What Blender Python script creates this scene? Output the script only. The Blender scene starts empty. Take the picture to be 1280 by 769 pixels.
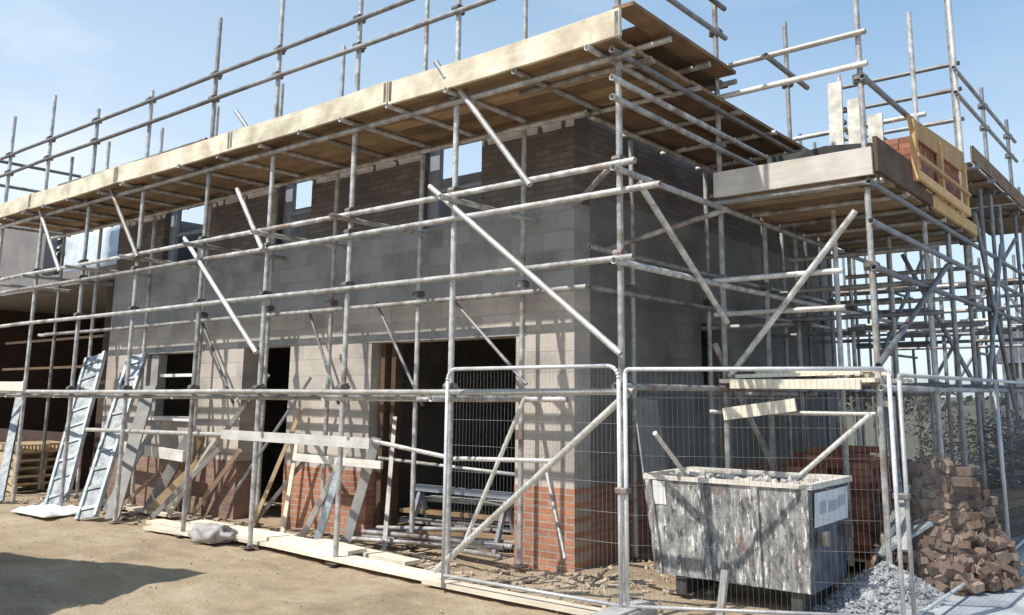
import bpy, bmesh, math, random
from mathutils import Vector, Matrix, noise
random.seed(11)
S = bpy.context.scene
COL = S.collection
V = Vector

# ------------------------------------------------------------------ materials
def nmat(name):
    m = bpy.data.materials.new(name); m.use_nodes = True
    nt = m.node_tree; b = nt.nodes['Principled BSDF']
    return m, nt, b
def N(nt, t, **kw):
    n = nt.nodes.new(t)
    for k, v in kw.items():
        if k in n.inputs: n.inputs[k].default_value = v
        else: setattr(n, k, v)
    return n
def ramp(nt, src, stops):
    r = nt.nodes.new('ShaderNodeValToRGB')
    el = r.color_ramp.elements
    while len(el) < len(stops): el.new(0.5)
    for e, (p, c) in zip(el, stops):
        e.position = p; e.color = (c[0], c[1], c[2], 1)
    nt.links.new(src, r.inputs[0]); return r.outputs[0]
def mix(nt, f, a, b, mode='MIX'):
    m = nt.nodes.new('ShaderNodeMix'); m.data_type = 'RGBA'; m.blend_type = mode
    for i, v in ((0, f), (6, a), (7, b)):
        if hasattr(v, 'is_output'): nt.links.new(v, m.inputs[i])
        elif i == 0: m.inputs[0].default_value = v
        else: m.inputs[i].default_value = (v[0], v[1], v[2], 1)
    return m.outputs[2]
def bump(nt, b, h, s=.3, d=.01):
    n = nt.nodes.new('ShaderNodeBump'); n.inputs['Strength'].default_value = s; n.inputs['Distance'].default_value = d
    nt.links.new(h, n.inputs['Height']); nt.links.new(n.outputs[0], b.inputs['Normal'])
def coords(nt, kind='Object', scale=(1, 1, 1)):
    t = nt.nodes.new('ShaderNodeTexCoord'); mp = nt.nodes.new('ShaderNodeMapping')
    mp.inputs['Scale'].default_value = scale
    nt.links.new(t.outputs[kind], mp.inputs[0]); return mp.outputs[0]
def world_pos(nt, scale=(1, 1, 1)):
    t = nt.nodes.new('ShaderNodeNewGeometry'); mp = nt.nodes.new('ShaderNodeMapping')
    mp.inputs['Scale'].default_value = scale
    nt.links.new(t.outputs['Position'], mp.inputs[0]); return mp.outputs[0]
def noise_n(nt, vec, sc, det=6, rough=.6):
    n = N(nt, 'ShaderNodeTexNoise', Scale=sc, Detail=det, Roughness=rough)
    nt.links.new(vec, n.inputs['Vector']); return n.outputs[0]

def simple(name, c1, c2, sc=8, rough=.8, metal=0, stretch=(1, 1, 1), bs=.3, bd=.005, lo=.35, hi=.65):
    m, nt, b = nmat(name)
    v = world_pos(nt, stretch); n = noise_n(nt, v, sc)
    nt.links.new(ramp(nt, n, [(lo, c1), (hi, c2)]), b.inputs['Base Color'])
    b.inputs['Roughness'].default_value = rough; b.inputs['Metallic'].default_value = metal
    bump(nt, b, n, bs, bd); return m

def masonry(name, axis, bw, bh, mort, cols, mcol, bumps=.6, stain=.55, shade=None):
    """cols: two brick colours; axis 'x' wall lies along x, 'y' along y"""
    m, nt, b = nmat(name)
    g = nt.nodes.new('ShaderNodeNewGeometry'); s = nt.nodes.new('ShaderNodeSeparateXYZ'); c = nt.nodes.new('ShaderNodeCombineXYZ')
    nt.links.new(g.outputs['Position'], s.inputs[0])
    nt.links.new(s.outputs['X' if axis == 'x' else 'Y'], c.inputs[0]); nt.links.new(s.outputs['Z'], c.inputs[1])
    br = N(nt, 'ShaderNodeTexBrick', **{'Scale': 1.0, 'Mortar Size': mort, 'Mortar Smooth': .2, 'Brick Width': bw, 'Row Height': bh})
    br.offset = .5
    br.inputs['Color1'].default_value = (*cols[0], 1); br.inputs['Color2'].default_value = (*cols[1], 1)
    br.inputs['Mortar'].default_value = (*mcol, 1)
    nt.links.new(c.outputs[0], br.inputs['Vector'])
    n1 = noise_n(nt, g.outputs['Position'], 1.3); n2 = noise_n(nt, g.outputs['Position'], 35)
    col = mix(nt, stain, br.outputs[0], ramp(nt, n1, [(.32, (.42, .39, .36)), (.5, (.9, .88, .86)), (.68, (1.15, 1.13, 1.1))]), 'MULTIPLY')
    n5 = noise_n(nt, world_pos(nt, (1, 1, .35)), 5, 6, .7)
    col = mix(nt, ramp(nt, n5, [(.58, (0, 0, 0)), (.72, (.45, .45, .45))]), col, mcol)
    col = mix(nt, .5, col, ramp(nt, n2, [(.3, (.7, .7, .7)), (.7, (1.15, 1.15, 1.15))]), 'MULTIPLY')
    nt.links.new(col, b.inputs['Base Color']); b.inputs['Roughness'].default_value = .92
    mth = nt.nodes.new('ShaderNodeMath'); mth.operation = 'SUBTRACT'
    nt.links.new(n2, mth.inputs[0]); nt.links.new(br.outputs['Fac'], mth.inputs[1])
    bump(nt, b, mth.outputs[0], bumps, .008); return m

M = {}
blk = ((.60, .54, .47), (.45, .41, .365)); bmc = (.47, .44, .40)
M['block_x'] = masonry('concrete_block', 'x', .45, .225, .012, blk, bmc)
M['shade_block_y'] = masonry('shade_block_gable', 'y', .45, .225, .012, ((.25, .235, .215), (.20, .19, .175)), (.205, .195, .18))  # same blocks, colour darkened to carry the gable's shade
dk = ((.40, .39, .375), (.28, .275, .265)); dmc = (.34, .33, .32)
M['shade_block_x'] = masonry('shade_grey_block', 'x', .45, .225, .012, dk, dmc)  # darker copy of the wall blocks, deck shadow put into the colour
M['brick_x'] = masonry('orange_brick', 'x', .225, .075, .01, ((.56, .25, .145), (.40, .165, .095)), (.44, .35, .28))
M['shade_brick_y'] = masonry('shade_red_brick_gable', 'y', .225, .075, .01, ((.42, .17, .10), (.30, .115, .07)), (.30, .24, .2))  # plinth brick darkened in colour for the gable side in shade
M['dark_x'] = masonry('dark_brick', 'x', .225, .075, .01, ((.085, .042, .03), (.05, .027, .021)), (.06, .045, .038))
M['dark_y'] = masonry('dark_brick_side', 'y', .225, .075, .01, ((.085, .042, .03), (.05, .027, .021)), (.06, .045, .038))
shade_brn = ((.20, .17, .15), (.13, .112, .10))  # dark brown band paints the shade under the deck
M['deck_shade_x'] = masonry('brown_brick', 'x', .225, .075, .01, shade_brn, (.13, .11, .095))
M['deck_shade_y'] = masonry('deck_shade_brick_gable', 'y', .225, .075, .01, shade_brn, (.13, .11, .095))
M['dull_x'] = masonry('dull_brick', 'x', .225, .075, .01, ((.36, .22, .165), (.27, .16, .12)), (.30, .25, .21), stain=.7)
M['unlit_x'] = simple('unlit_interior', (.012, .012, .013), (.03, .03, .032), 4, .8)  # near-black colour stands in for an unlit interior
M['slab'] = simple('concrete', (.26, .255, .245), (.36, .35, .33), 5, .9)

def galv(name, c1, c2, rust=.0, metal=.55, rough=.5):
    m, nt, b = nmat(name)
    v = world_pos(nt); n = noise_n(nt, v, 9); n2 = noise_n(nt, v, 2.3, 4); n3 = noise_n(nt, v, 60, 3)
    col = ramp(nt, n, [(.35, c1), (.65, c2)])
    col = mix(nt, ramp(nt, n2, [(.54, (0, 0, 0)), (.66, (rust, rust, rust))]), col, (.22, .12, .07))
    oi = nt.nodes.new('ShaderNodeObjectInfo')
    col = mix(nt, 1, col, ramp(nt, oi.outputs['Random'], [(0, (.64, .62, .6)), (.5, (.95, .95, .94)), (1, (1.2, 1.2, 1.2))]), 'MULTIPLY')
    col = mix(nt, .5, col, ramp(nt, n3, [(.4, (.6, .58, .55)), (.6, (1, 1, 1))]), 'MULTIPLY')
    nt.links.new(col, b.inputs['Base Color']); b.inputs['Metallic'].default_value = metal
    nt.links.new(ramp(nt, n, [(.3, (rough - .1,) * 3), (.7, (rough + .2,) * 3)]), b.inputs['Roughness'])
    bump(nt, b, n3, .15, .002); return m
M['tube'] = galv('galvanised_tube', (.34, .34, .33), (.68, .67, .65), .7, .3)
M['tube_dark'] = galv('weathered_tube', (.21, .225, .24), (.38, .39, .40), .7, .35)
M['tube_white'] = galv('bright_tube', (.62, .61, .58), (.8, .79, .76), .3, .45)
M['coupler'] = galv('coupler_steel', (.14, .13, .12), (.3, .28, .26), .8, .5)
M['fence'] = galv('galvanised_fence', (.55, .57, .6), (.72, .73, .74), .2, .3)
M['wire'] = galv('dull_wire', (.20, .21, .22), (.34, .35, .36), .2, .3)
M['alu'] = galv('blue_grey_sheet', (.30, .34, .37), (.60, .64, .66), .05, .5)

def wood(name, c1, c2, dirt=.4, along=None, var=(.62, .58, .54)):
    m, nt, b = nmat(name)
    st = {'x': (.6, 9, 9), 'y': (9, .6, 9), 'z': (9, 9, .6), None: (2, 2, 2)}[along]
    v = world_pos(nt, st); n = noise_n(nt, v, 4, 8, .65); n2 = noise_n(nt, world_pos(nt), 3)
    oi = nt.nodes.new('ShaderNodeObjectInfo')
    col = ramp(nt, n, [(.3, c1), (.7, c2)])
    col = mix(nt, dirt, col, ramp(nt, n2, [(.35, (.42, .38, .34)), (.6, (1.05, 1.05, 1.05))]), 'MULTIPLY')
    col = mix(nt, 1, col, ramp(nt, oi.outputs['Random'], [(0, var), (1, (1.12, 1.1, 1.05))]), 'MULTIPLY')
    nt.links.new(col, b.inputs['Base Color']); b.inputs['Roughness'].default_value = .85
    bump(nt, b, n, .35, .004); return m
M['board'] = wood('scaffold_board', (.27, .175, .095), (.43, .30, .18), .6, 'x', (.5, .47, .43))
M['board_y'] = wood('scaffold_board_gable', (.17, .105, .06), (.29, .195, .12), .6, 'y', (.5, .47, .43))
M['toe'] = wood('pale_toe_board', (.68, .58, .45), (.82, .73, .60), .65, 'x', (.7, .88, .85))
M['toe_grey'] = wood('grey_toe_board', (.60, .56, .51), (.76, .72, .66), .3, 'x', (.85, .84, .82))
M['plank'] = wood('pale_plank', (.72, .65, .53), (.86, .80, .69), .3, 'x', (.82, .8, .76))
M['plank_white'] = wood('whitewashed_plank', (.62, .61, .58), (.80, .79, .76), .5, 'x', (.8, .8, .8))
M['timber'] = wood('timber', (.45, .33, .2), (.6, .46, .3), .4, None)
M['timber_pink'] = wood('pinkish_timber', (.6, .44, .34), (.72, .58, .46), .2, 'z')
M['toe_dark'] = wood('brown_toe_board', (.10, .062, .036), (.17, .11, .065), .4, 'y')
M['ply'] = wood('ochre_plywood', (.58, .35, .15), (.72, .48, .24), .25, None)
M['pallet'] = wood('pallet_wood', (.52, .40, .25), (.68, .55, .37), .3, None)
M['frame'] = simple('blue_grey_window_frame', (.22, .25, .29), (.30, .33, .38), 6, .5)
M['white'] = simple('white_sheet', (.72, .72, .7), (.85, .85, .83), 5, .6)
M['pack'] = simple('pale_blue_wrap', (.50, .60, .70), (.72, .78, .84), 4, .4)
M['bag'] = simple('grey_bag', (.30, .28, .27), (.46, .44, .42), 6, .7)
M['dark'] = simple('dark_tarpaulin', (.03, .032, .036), (.07, .068, .066), 5, .6)
M['foot'] = simple('fence_foot_concrete', (.3, .29, .27), (.45, .44, .42), 12, .95)
M['rubble'] = simple('rubble', (.30, .26, .22), (.66, .62, .56), 9, .95, bs=.5)
M['debris'] = simple('debris', (.26, .2, .14), (.62, .52, .4), 7, .95, bs=.5)
M['aggregate'] = simple('pale_aggregate', (.24, .25, .26), (.44, .45, .45), 14, .95, bs=.6, bd=.02)
M['rag'] = simple('net_sheet', (.45, .42, .36), (.72, .68, .58), 8, .9)
M['roof'] = simple('dark_roof_tile', (.05, .055, .06), (.1, .1, .11), 5, .8)
M['render'] = simple('house_render', (.16, .15, .15), (.22, .21, .2), 2, .9)
M['glass'] = simple('dark_pane', (.02, .025, .03), (.04, .045, .05), 2, .1)
M['cabin'] = simple('shade_cabin_paint', (.28, .34, .3), (.34, .4, .36), 2, .5)
M['bark'] = simple('bark', (.08, .06, .045), (.14, .11, .08), 12, .95)
M['leaf'] = simple('leaf', (.045, .055, .035), (.10, .10, .065), 3, .8)
M['leaf2'] = simple('dry_leaf', (.09, .085, .075), (.19, .175, .15), 3, .85)

def skip_paint():
    m, nt, b = nmat('worn_skip_paint')
    n = noise_n(nt, world_pos(nt, (1, 1, .42)), 11, 9, .75); n2 = noise_n(nt, world_pos(nt, (1, 1, .22)), 26, 7, .75); n3 = noise_n(nt, world_pos(nt), 2.6, 3); n4 = noise_n(nt, world_pos(nt, (1, 1, .5)), 19, 7, .7)
    col = ramp(nt, n, [(.36, (.05, .055, .055)), (.46, (.20, .20, .195)), (.55, (.33, .325, .315)), (.68, (.54, .53, .50))])
    w = ramp(nt, n2, [(.555, (0, 0, 0)), (.60, (1, 1, 1))])
    col = mix(nt, w, col, (.80, .79, .75))
    d = ramp(nt, n4, [(.55, (0, 0, 0)), (.61, (1, 1, 1))])
    d = mix(nt, 1, d, ramp(nt, n3, [(.35, (1, 1, 1)), (.6, (.25, .25, .25))]), 'MULTIPLY')
    col = mix(nt, d, col, (.035, .037, .037))
    col = mix(nt, ramp(nt, noise_n(nt, world_pos(nt, (1, 1, .4)), 6.5, 7, .7), [(.57, (0, 0, 0)), (.66, (.75, .75, .75))]), col, (.16, .085, .05))
    nt.links.new(col, b.inputs['Base Color']); b.inputs['Roughness'].default_value = .8
    bump(nt, b, n2, .5, .006); return m
M['skip'] = skip_paint()
M['skip_side'] = simple('skip_side_paint', (.04, .05, .075), (.12, .14, .18), 5, .6)
M['sign'] = simple('pale_sign', (.62, .65, .70), (.74, .76, .79), 3, .5)
M['ink'] = simple('faded_print', (.32, .34, .38), (.44, .46, .5), 8, .7)

def ground_mat():
    m, nt, b = nmat('sandy_ground')
    p = world_pos(nt)
    n1 = noise_n(nt, p, .55, 8, .6); n2 = noise_n(nt, p, 4.5, 8, .7); n3 = noise_n(nt, p, 40, 6, .7); n4 = noise_n(nt, world_pos(nt, (1, 3, 1)), 1.4, 5)
    c = ramp(nt, n1, [(.35, (.31, .235, .155)), (.5, (.41, .32, .215)), (.65, (.48, .40, .29))])
    c = mix(nt, .55, c, ramp(nt, n2, [(.3, (.62, .58, .54)), (.7, (1.18, 1.17, 1.14))]), 'MULTIPLY')
    c = mix(nt, ramp(nt, n4, [(.55, (0, 0, 0)), (.75, (.55, .55, .55))]), c, (.52, .45, .35))
    sp_ = nt.nodes.new('ShaderNodeSeparateXYZ'); nt.links.new(p, sp_.inputs[0])
    yy = N(nt, 'ShaderNodeMapRange', **{'From Min': 6.0, 'From Max': 9.0}); nt.links.new(sp_.outputs[1], yy.inputs[0])
    c = mix(nt, yy.outputs[0], c, mix(nt, n2, (.07, .075, .045), (.15, .14, .10)))
    c = mix(nt, .5, c, ramp(nt, n3, [(.35, (.6, .58, .55)), (.65, (1.2, 1.2, 1.2))]), 'MULTIPLY')
    nt.links.new(c, b.inputs['Base Color']); b.inputs['Roughness'].default_value = .95
    a = nt.nodes.new('ShaderNodeMath'); a.operation = 'ADD'
    nt.links.new(n2, a.inputs[0]); nt.links.new(n3, a.inputs[1]); bump(nt, b, a.outputs[0], .6, .03)
    return m
M['ground'] = ground_mat()
M['concrete'] = simple('wet_concrete', (.27, .29, .31), (.46, .48, .50), 3, .7, bs=.4)

# ------------------------------------------------------------------ mesh helpers
WL = {}
def obj(name, bm, mat, parent=None, smooth=False, keep=False):
    me = bpy.data.meshes.new(name)
    vs = [v.co for v in bm.verts]
    if vs:
        lo = V((min(v.x for v in vs), min(v.y for v in vs), min(v.z for v in vs)))
        hi = V((max(v.x for v in vs), max(v.y for v in vs), max(v.z for v in vs)))
        o0 = V(((lo.x + hi.x) / 2, (lo.y + hi.y) / 2, lo.z))
    else: o0 = V((0, 0, 0))
    if keep: o0 = V((0, 0, 0))
    bmesh.ops.translate(bm, verts=bm.verts, vec=-o0)
    bmesh.ops.recalc_face_normals(bm, faces=bm.faces)
    bm.to_mesh(me); bm.free()
    for p in me.polygons: p.use_smooth = smooth
    if isinstance(mat, (list, tuple)):
        for k in mat: me.materials.append(M[k])
    else: me.materials.append(M[mat])
    o = bpy.data.objects.new(name, me); COL.objects.link(o)
    WL[o.name] = o0.copy()
    if parent is not None:
        o.parent = parent; o.location = o0 - WL[parent.name]
    else: o.location = o0
    return o
def tag(o, label=None, cat=None, group=None, kind=None):
    if label: o['label'] = label
    if cat: o['category'] = cat
    if group: o['group'] = group
    if kind: o['kind'] = kind
    return o
def thing(name, loc, label, cat, group=None):
    o = bpy.data.objects.new(name, None); COL.objects.link(o); o.location = loc; o.empty_display_size = .2
    WL[o.name] = V(loc); return tag(o, label, cat, group)
def box(bm, x0, x1, y0, y1, z0, z1, mi=0, M4=None):
    c = [(x0, y0, z0), (x1, y0, z0), (x1, y1, z0), (x0, y1, z0), (x0, y0, z1), (x1, y0, z1), (x1, y1, z1), (x0, y1, z1)]
    vs = [bm.verts.new(M4 @ V(p) if M4 else p) for p in c]
    for f in ((0, 3, 2, 1), (4, 5, 6, 7), (0, 1, 5, 4), (1, 2, 6, 5), (2, 3, 7, 6), (3, 0, 4, 7)):
        fc = bm.faces.new([vs[i] for i in f]); fc.material_index = mi
    return vs
def B(*a, **k):
    bm = bmesh.new(); box(bm, *a, **k); return bm
def beam(bm, a, b, w, h, up=V((0, 0, 1)), sag=0.0, seg=1, mi=0):
    a, b = V(a), V(b); d = (b - a).normalized()
    if abs(d.dot(up)) > .99: up = V((0, 1, 0))
    s = d.cross(up).normalized(); u = s.cross(d).normalized()
    rings = []
    for i in range(seg + 1):
        t = i / seg; p = a.lerp(b, t) - V((0, 0, 1)) * sag * 4 * t * (1 - t)
        rings.append([bm.verts.new(p + s * x * w / 2 + u * y * h / 2) for x, y in ((-1, -1), (1, -1), (1, 1), (-1, 1))])
    for r0, r1 in zip(rings, rings[1:]):
        for i in range(4): bm.faces.new((r0[i], r0[(i + 1) % 4], r1[(i + 1) % 4], r1[i])).material_index = mi
    bm.faces.new(rings[0][::-1]); bm.faces.new(rings[-1])
def cyl(bm, a, b, r, n=10, cap=True, sag=0, seg=1):
    a, b = V(a), V(b); d = (b - a).normalized(); up = V((0, 0, 1)) if abs(d.z) < .95 else V((0, 1, 0))
    s = d.cross(up).normalized(); u = s.cross(d).normalized(); rs = []
    for k in range(seg + 1):
        t = k / seg; p = a.lerp(b, t) - V((0, 0, 1)) * sag * 4 * t * (1 - t)
        rs.append([bm.verts.new(p + (s * math.cos(2 * math.pi * i / n) + u * math.sin(2 * math.pi * i / n)) * r) for i in range(n)])
    for r0, r1 in zip(rs, rs[1:]):
        for i in range(n): bm.faces.new((r0[i], r0[(i + 1) % n], r1[(i + 1) % n], r1[i]))
    if cap: bm.faces.new(rs[0][::-1]); bm.faces.new(rs[-1])
def hollow_tube(bm, a, b, r, sag=0, seg=1):
    """scaffold tube: outer skin, open dark bore at both ends"""
    cyl(bm, a, b, r, 10, False, sag, seg)
    a, b = V(a), V(b); d = (b - a).normalized()
    up = V((0, 0, 1)) if abs(d.z) < .95 else V((0, 1, 0)); s = d.cross(up).normalized(); u = s.cross(d).normalized()
    for p, sg in ((a, 1), (b, -1)):
        o_ = [bm.verts.new(p + (s * math.cos(math.tau * i / 10) + u * math.sin(math.tau * i / 10)) * r) for i in range(10)]
        i_ = [bm.verts.new(p + (s * math.cos(math.tau * i / 10) + u * math.sin(math.tau * i / 10)) * r * .8) for i in range(10)]
        e_ = [bm.verts.new(q.co + d * sg * .06) for q in i_]
        for i in range(10):
            j = (i + 1) % 10
            bm.faces.new((o_[i], o_[j], i_[j], i_[i])); bm.faces.new((i_[i], i_[j], e_[j], e_[i]))
        bm.faces.new(e_)
TR = .0300
def tube(name, parent, a, b, mat='tube', r=TR, sag=0.0, seg=1, lab=None):
    bm = bmesh.new(); hollow_tube(bm, a, b, r, sag, seg)
    o = obj(name, bm, mat, parent, True)
    if lab: o['label'] = lab
    return o
def board(name, parent, a, b, w=.225, t=.038, mat='board', up=V((0, 0, 1)), sag=0, seg=1):
    bm = bmesh.new(); beam(bm, a, b, w, t, up, sag, seg)
    return obj(name, bm, mat, parent)

# ------------------------------------------------------------------ camera
cam_d = bpy.data.cameras.new('camera'); cam = bpy.data.objects.new('camera', cam_d); COL.objects.link(cam)
R3 = Matrix(((0.79586, 0.10216, 0.59680), (0.60548, -0.13769, -0.78386), (0.00209, 0.98519, -0.17144)))
q = R3.to_quaternion(); cam.rotation_mode = 'QUATERNION'; cam.rotation_quaternion = q
cam.location = (5.534, -7.579, 1.8)
cam_d.lens = 30.366; cam_d.sensor_width = 36; cam_d.shift_x = -.04403; cam_d.shift_y = -.06267
cam_d.clip_end = 2000; S.camera = cam

# ------------------------------------------------------------------ light
W = bpy.data.worlds.new('World'); S.world = W; W.use_nodes = True
nt = W.node_tree; bg = nt.nodes['Background']
SUN = V((-.30, -.94, 1.40)).normalized()
el = math.asin(SUN.z); az = math.atan2(SUN.x, SUN.y)
sky = nt.nodes.new('ShaderNodeTexSky'); sky.sky_type = 'NISHITA'; sky.sun_disc = False
sky.sun_elevation = el; sky.sun_rotation = az; sky.air_density = 1.0; sky.dust_density = .7; sky.ozone_density = 1.6
tc = nt.nodes.new('ShaderNodeTexCoord'); mp = nt.nodes.new('ShaderNodeMapping'); mp.inputs['Scale'].default_value = (1, 1, 2.6)
nt.links.new(tc.outputs['Generated'], mp.inputs[0])
cn = N(nt, 'ShaderNodeTexNoise', Scale=2.2, Detail=7.0, Roughness=.55); nt.links.new(mp.outputs[0], cn.inputs['Vector'])
cr = ramp(nt, cn.outputs[0], [(.50, (0, 0, 0)), (.78, (.55, .55, .55))])
sx = nt.nodes.new('ShaderNodeSeparateXYZ'); nt.links.new(tc.outputs['Generated'], sx.inputs[0])
# thin high cloud is denser towards the west (-x) and low down
mr = N(nt, 'ShaderNodeMapRange', **{'From Min': -.95, 'From Max': .1, 'To Min': 1.0, 'To Max': .25}); nt.links.new(sx.outputs[0], mr.inputs[0])
mm = nt.nodes.new('ShaderNodeMath'); mm.operation = 'MULTIPLY'; nt.links.new(cr, mm.inputs[0]); nt.links.new(mr.outputs[0], mm.inputs[1])
mr2 = N(nt, 'ShaderNodeMapRange', **{'From Min': .0, 'From Max': .45, 'To Min': .55, 'To Max': .0}); nt.links.new(sx.outputs[2], mr2.inputs[0])
ad = nt.nodes.new('ShaderNodeMath'); ad.operation = 'ADD'; ad.use_clamp = True; nt.links.new(mm.outputs[0], ad.inputs[0]); hz = N(nt, 'ShaderNodeMapRange', **{'From Min': -1.0, 'From Max': -.25, 'To Min': .28, 'To Max': .0}); nt.links.new(sx.outputs[0], hz.inputs[0])
ad2 = nt.nodes.new('ShaderNodeMath'); ad2.operation = 'ADD'; nt.links.new(hz.outputs[0], ad2.inputs[0]); nt.links.new(mr2.outputs[0], ad2.inputs[1])
nt.links.new(ad2.outputs[0], ad.inputs[1])
sk0 = mix(nt, .30, sky.outputs[0], (3.6, 6.6, 9.4))
skc = mix(nt, ad.outputs[0], sk0, (6.8, 7.4, 8.0))
nt.links.new(skc, bg.inputs[0]); bg.inputs[1].default_value = .125
sl = bpy.data.lights.new('sun', 'SUN'); sl.energy = 4.6; sl.angle = math.radians(.55); sl.color = (1, .95, .87)
so = bpy.data.objects.new('sun', sl); COL.objects.link(so); so.location = (-5, -12, 20)
so.rotation_euler = SUN.to_track_quat('Z', 'Y').to_euler()
S.view_settings.view_transform = 'Standard'; S.view_settings.look = 'None'; S.view_settings.exposure = .20; S.view_settings.gamma = 1

# ------------------------------------------------------------------ ground
def axis(lo, hi, fine0, fine1, st):
    a = []; x = fine0
    while x < fine1: a.append(x); x += st
    a.append(fine1); g = st; x = fine1
    while x < hi: g *= 1.45; x = min(hi, x + g); a.append(x)
    g = st; x = fine0; pre = []
    while x > lo: g *= 1.45; x = max(lo, x - g); pre.append(x)
    return pre[::-1] + a
xs = axis(-500, 500, -13, 8, .11); ys = axis(-500, 600, -8, 5, .11)
bm = bmesh.new(); grid = []
def gz(x, y):
    if -14 < x < 9 and -9 < y < 6:
        h = .045 * noise.noise(V((x * .9, y * .9, 0))) + .026 * noise.noise(V((x * 3.5, y * 3.5, 3))) + .010 * noise.noise(V((x * 9, y * 9, 7)))
        if y < -1.5:
            h += .02 * noise.noise(V((x * .5, y * 4 + x, 9)))
            for c_ in (-3.1, -4.6): h -= .035 * math.exp(-((y - c_ - .16 * x - .2 * noise.noise(V((x * .4, c_, 0)))) / .13) ** 2) * (1 + .5 * math.sin((x + y) * 28))   # shallow wheel ruts
        return h - .022
    return -.02
for y in ys: grid.append([bm.verts.new((x, y, gz(x, y))) for x in xs])
for j in range(len(ys) - 1):
    for i in range(len(xs) - 1): bm.faces.new((grid[j][i], grid[j][i + 1], grid[j + 1][i + 1], grid[j + 1][i]))
tag(obj('ground', bm, 'ground', None, True, keep=True), kind='structure')
bm = bmesh.new()
pts = [(2.55, 1.7), (3.05, 0.5), (3.6, -.2), (5.2, -1.2), (9, -2), (14, 2), (14, 16), (1.8, 16), (1.7, 3.2)]
lo_ = [bm.verts.new((x, y, -.08)) for x, y in pts]; hi_ = [bm.verts.new((x, y, .035)) for x, y in pts]
for i in range(len(pts)):
    j = (i + 1) % len(pts); bm.faces.new((lo_[i], lo_[j], hi_[j], hi_[i]))
bm.faces.new(hi_)
tag(obj('concrete_path', bm, 'concrete'), kind='structure')

# ------------------------------------------------------------------ walls with openings
def wall(name, axis_, a0, a1, z0, z1, f0, f1, holes, mat, parent):
    """slab along axis_, between f0 (face) and f1; holes = [(a0,a1,z0,z1)]"""
    A = sorted({a0, a1, *[h[0] for h in holes], *[h[1] for h in holes]}); A = [a for a in A if a0 <= a <= a1]
    Z = sorted({z0, z1, *[h[2] for h in holes], *[h[3] for h in holes]}); Z = [z for z in Z if z0 <= z <= z1]
    def solid(i, j):
        if not (0 <= i < len(A) - 1 and 0 <= j < len(Z) - 1): return False
        ca, cz = (A[i] + A[i + 1]) / 2, (Z[j] + Z[j + 1]) / 2
        return not any(h[0] < ca < h[1] and h[2] < cz < h[3] for h in holes)
    bm = bmesh.new(); cache = {}
    def v(a, f, z):
        k = (a, f, z)
        if k not in cache: cache[k] = bm.verts.new((a, f, z) if axis_ == 'x' else (f, a, z))
        return cache[k]
    for i in range(len(A) - 1):
        for j in range(len(Z) - 1):
            if not solid(i, j): continue
            p, q_, r, s = A[i], A[i + 1], Z[j], Z[j + 1]
            for f in (f0, f1): bm.faces.new((v(p, f, r), v(q_, f, r), v(q_, f, s), v(p, f, s)))
            if not solid(i - 1, j): bm.faces.new((v(p, f0, r), v(p, f1, r), v(p, f1, s), v(p, f0, s)))
            if not solid(i + 1, j): bm.faces.new((v(q_, f0, r), v(q_, f1, r), v(q_, f1, s), v(q_, f0, s)))
            if not solid(i, j - 1): bm.faces.new((v(p, f0, r), v(q_, f0, r), v(q_, f1, r), v(p, f1, r)))
            if not solid(i, j + 1): bm.faces.new((v(p, f0, s), v(q_, f0, s), v(q_, f1, s), v(p, f1, s)))
    return obj(name, bm, mat, parent)

# ------------------------------------------------------------------ the house under construction
H = thing('house', (-5.2, 3.8, 0), 'unfinished pale blockwork house on an orange brick plinth inside the scaffolding', 'house')
door = (-3.28, -.82, -.2, 2.45); door2 = (-6.17, -5.02, -.2, 2.47); win = (-9.0, -7.42, 1.36, 2.45)
up1 = (-2.42, -1.40, 3.86, 4.985); up2 = (-5.52, -4.72, 3.96, 4.985); up3 = (-8.8, -7.55, 3.94, 4.985)
wall('wall', 'x', -10.4, 0, .81, 2.93, 0, .3, [door, door2, win], 'block_x', H)
wall('wall', 'x', -10.4, 0, 2.93, 3.90, 0, .3, [up1], 'shade_block_x', H)['label'] = 'band of blockwork under the upper windows, greyed in colour for the deck shade'
wall('wall', 'x', -10.4, 0, 3.90, 5.06, .002, .3, [up1, up2, up3], 'deck_shade_x', H)['label'] = 'wall between the upper windows, coloured dark brown for the shade under the deck'
wall('plinth', 'x', -10.405, door2[0], -.2, .81, -.006, .3, [], 'dull_x', H)['label'] = 'dull brick plinth below the left window'
wall('plinth', 'x', door2[1], door[0], -.2, .81, -.006, .3, [], 'brick_x', H)
wall('plinth', 'x', door[1], .005, -.2, .81, -.006, .3, [], 'brick_x', H)
wall('wall', 'y', .3, 7.6, .81, 4.05, -.3, 0, [(2.9, 3.7, 1.9, 2.75)], 'shade_block_y', H)['label'] = 'gable wall of blocks with its shade darkened into the colour'
wall('wall', 'y', .3, 7.6, 4.05, 5.06, -.3, -.002, [], 'deck_shade_y', H)['label'] = 'top of the gable wall, coloured dark brown for the shade under the deck'
wall('plinth', 'y', .3, 7.6, -.2, .81, -.3, .005, [], 'shade_brick_y', H)
wall('wall', 'x', -10.4, 0, -.2, 5.06, 7.6, 7.9, [], 'shade_block_x', H)
wall('wall', 'y', .3, 7.6, -.2, 5.06, -10.4, -10.1, [], 'shade_block_y', H)
obj('floor_slab', B(-10.1, -.3, .3, 7.6, 2.72, 2.93), 'slab', H)
obj('partition', B(-10.1, -.3, 1.45, 1.55, 2.93, 4.98), 'unlit_x', H)['label'] = 'inner partition coloured near black for the unlit interior'
obj('partition', B(-4.4, -4.3, .3, 7.6, -.1, 2.72), 'shade_block_y', H)
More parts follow.
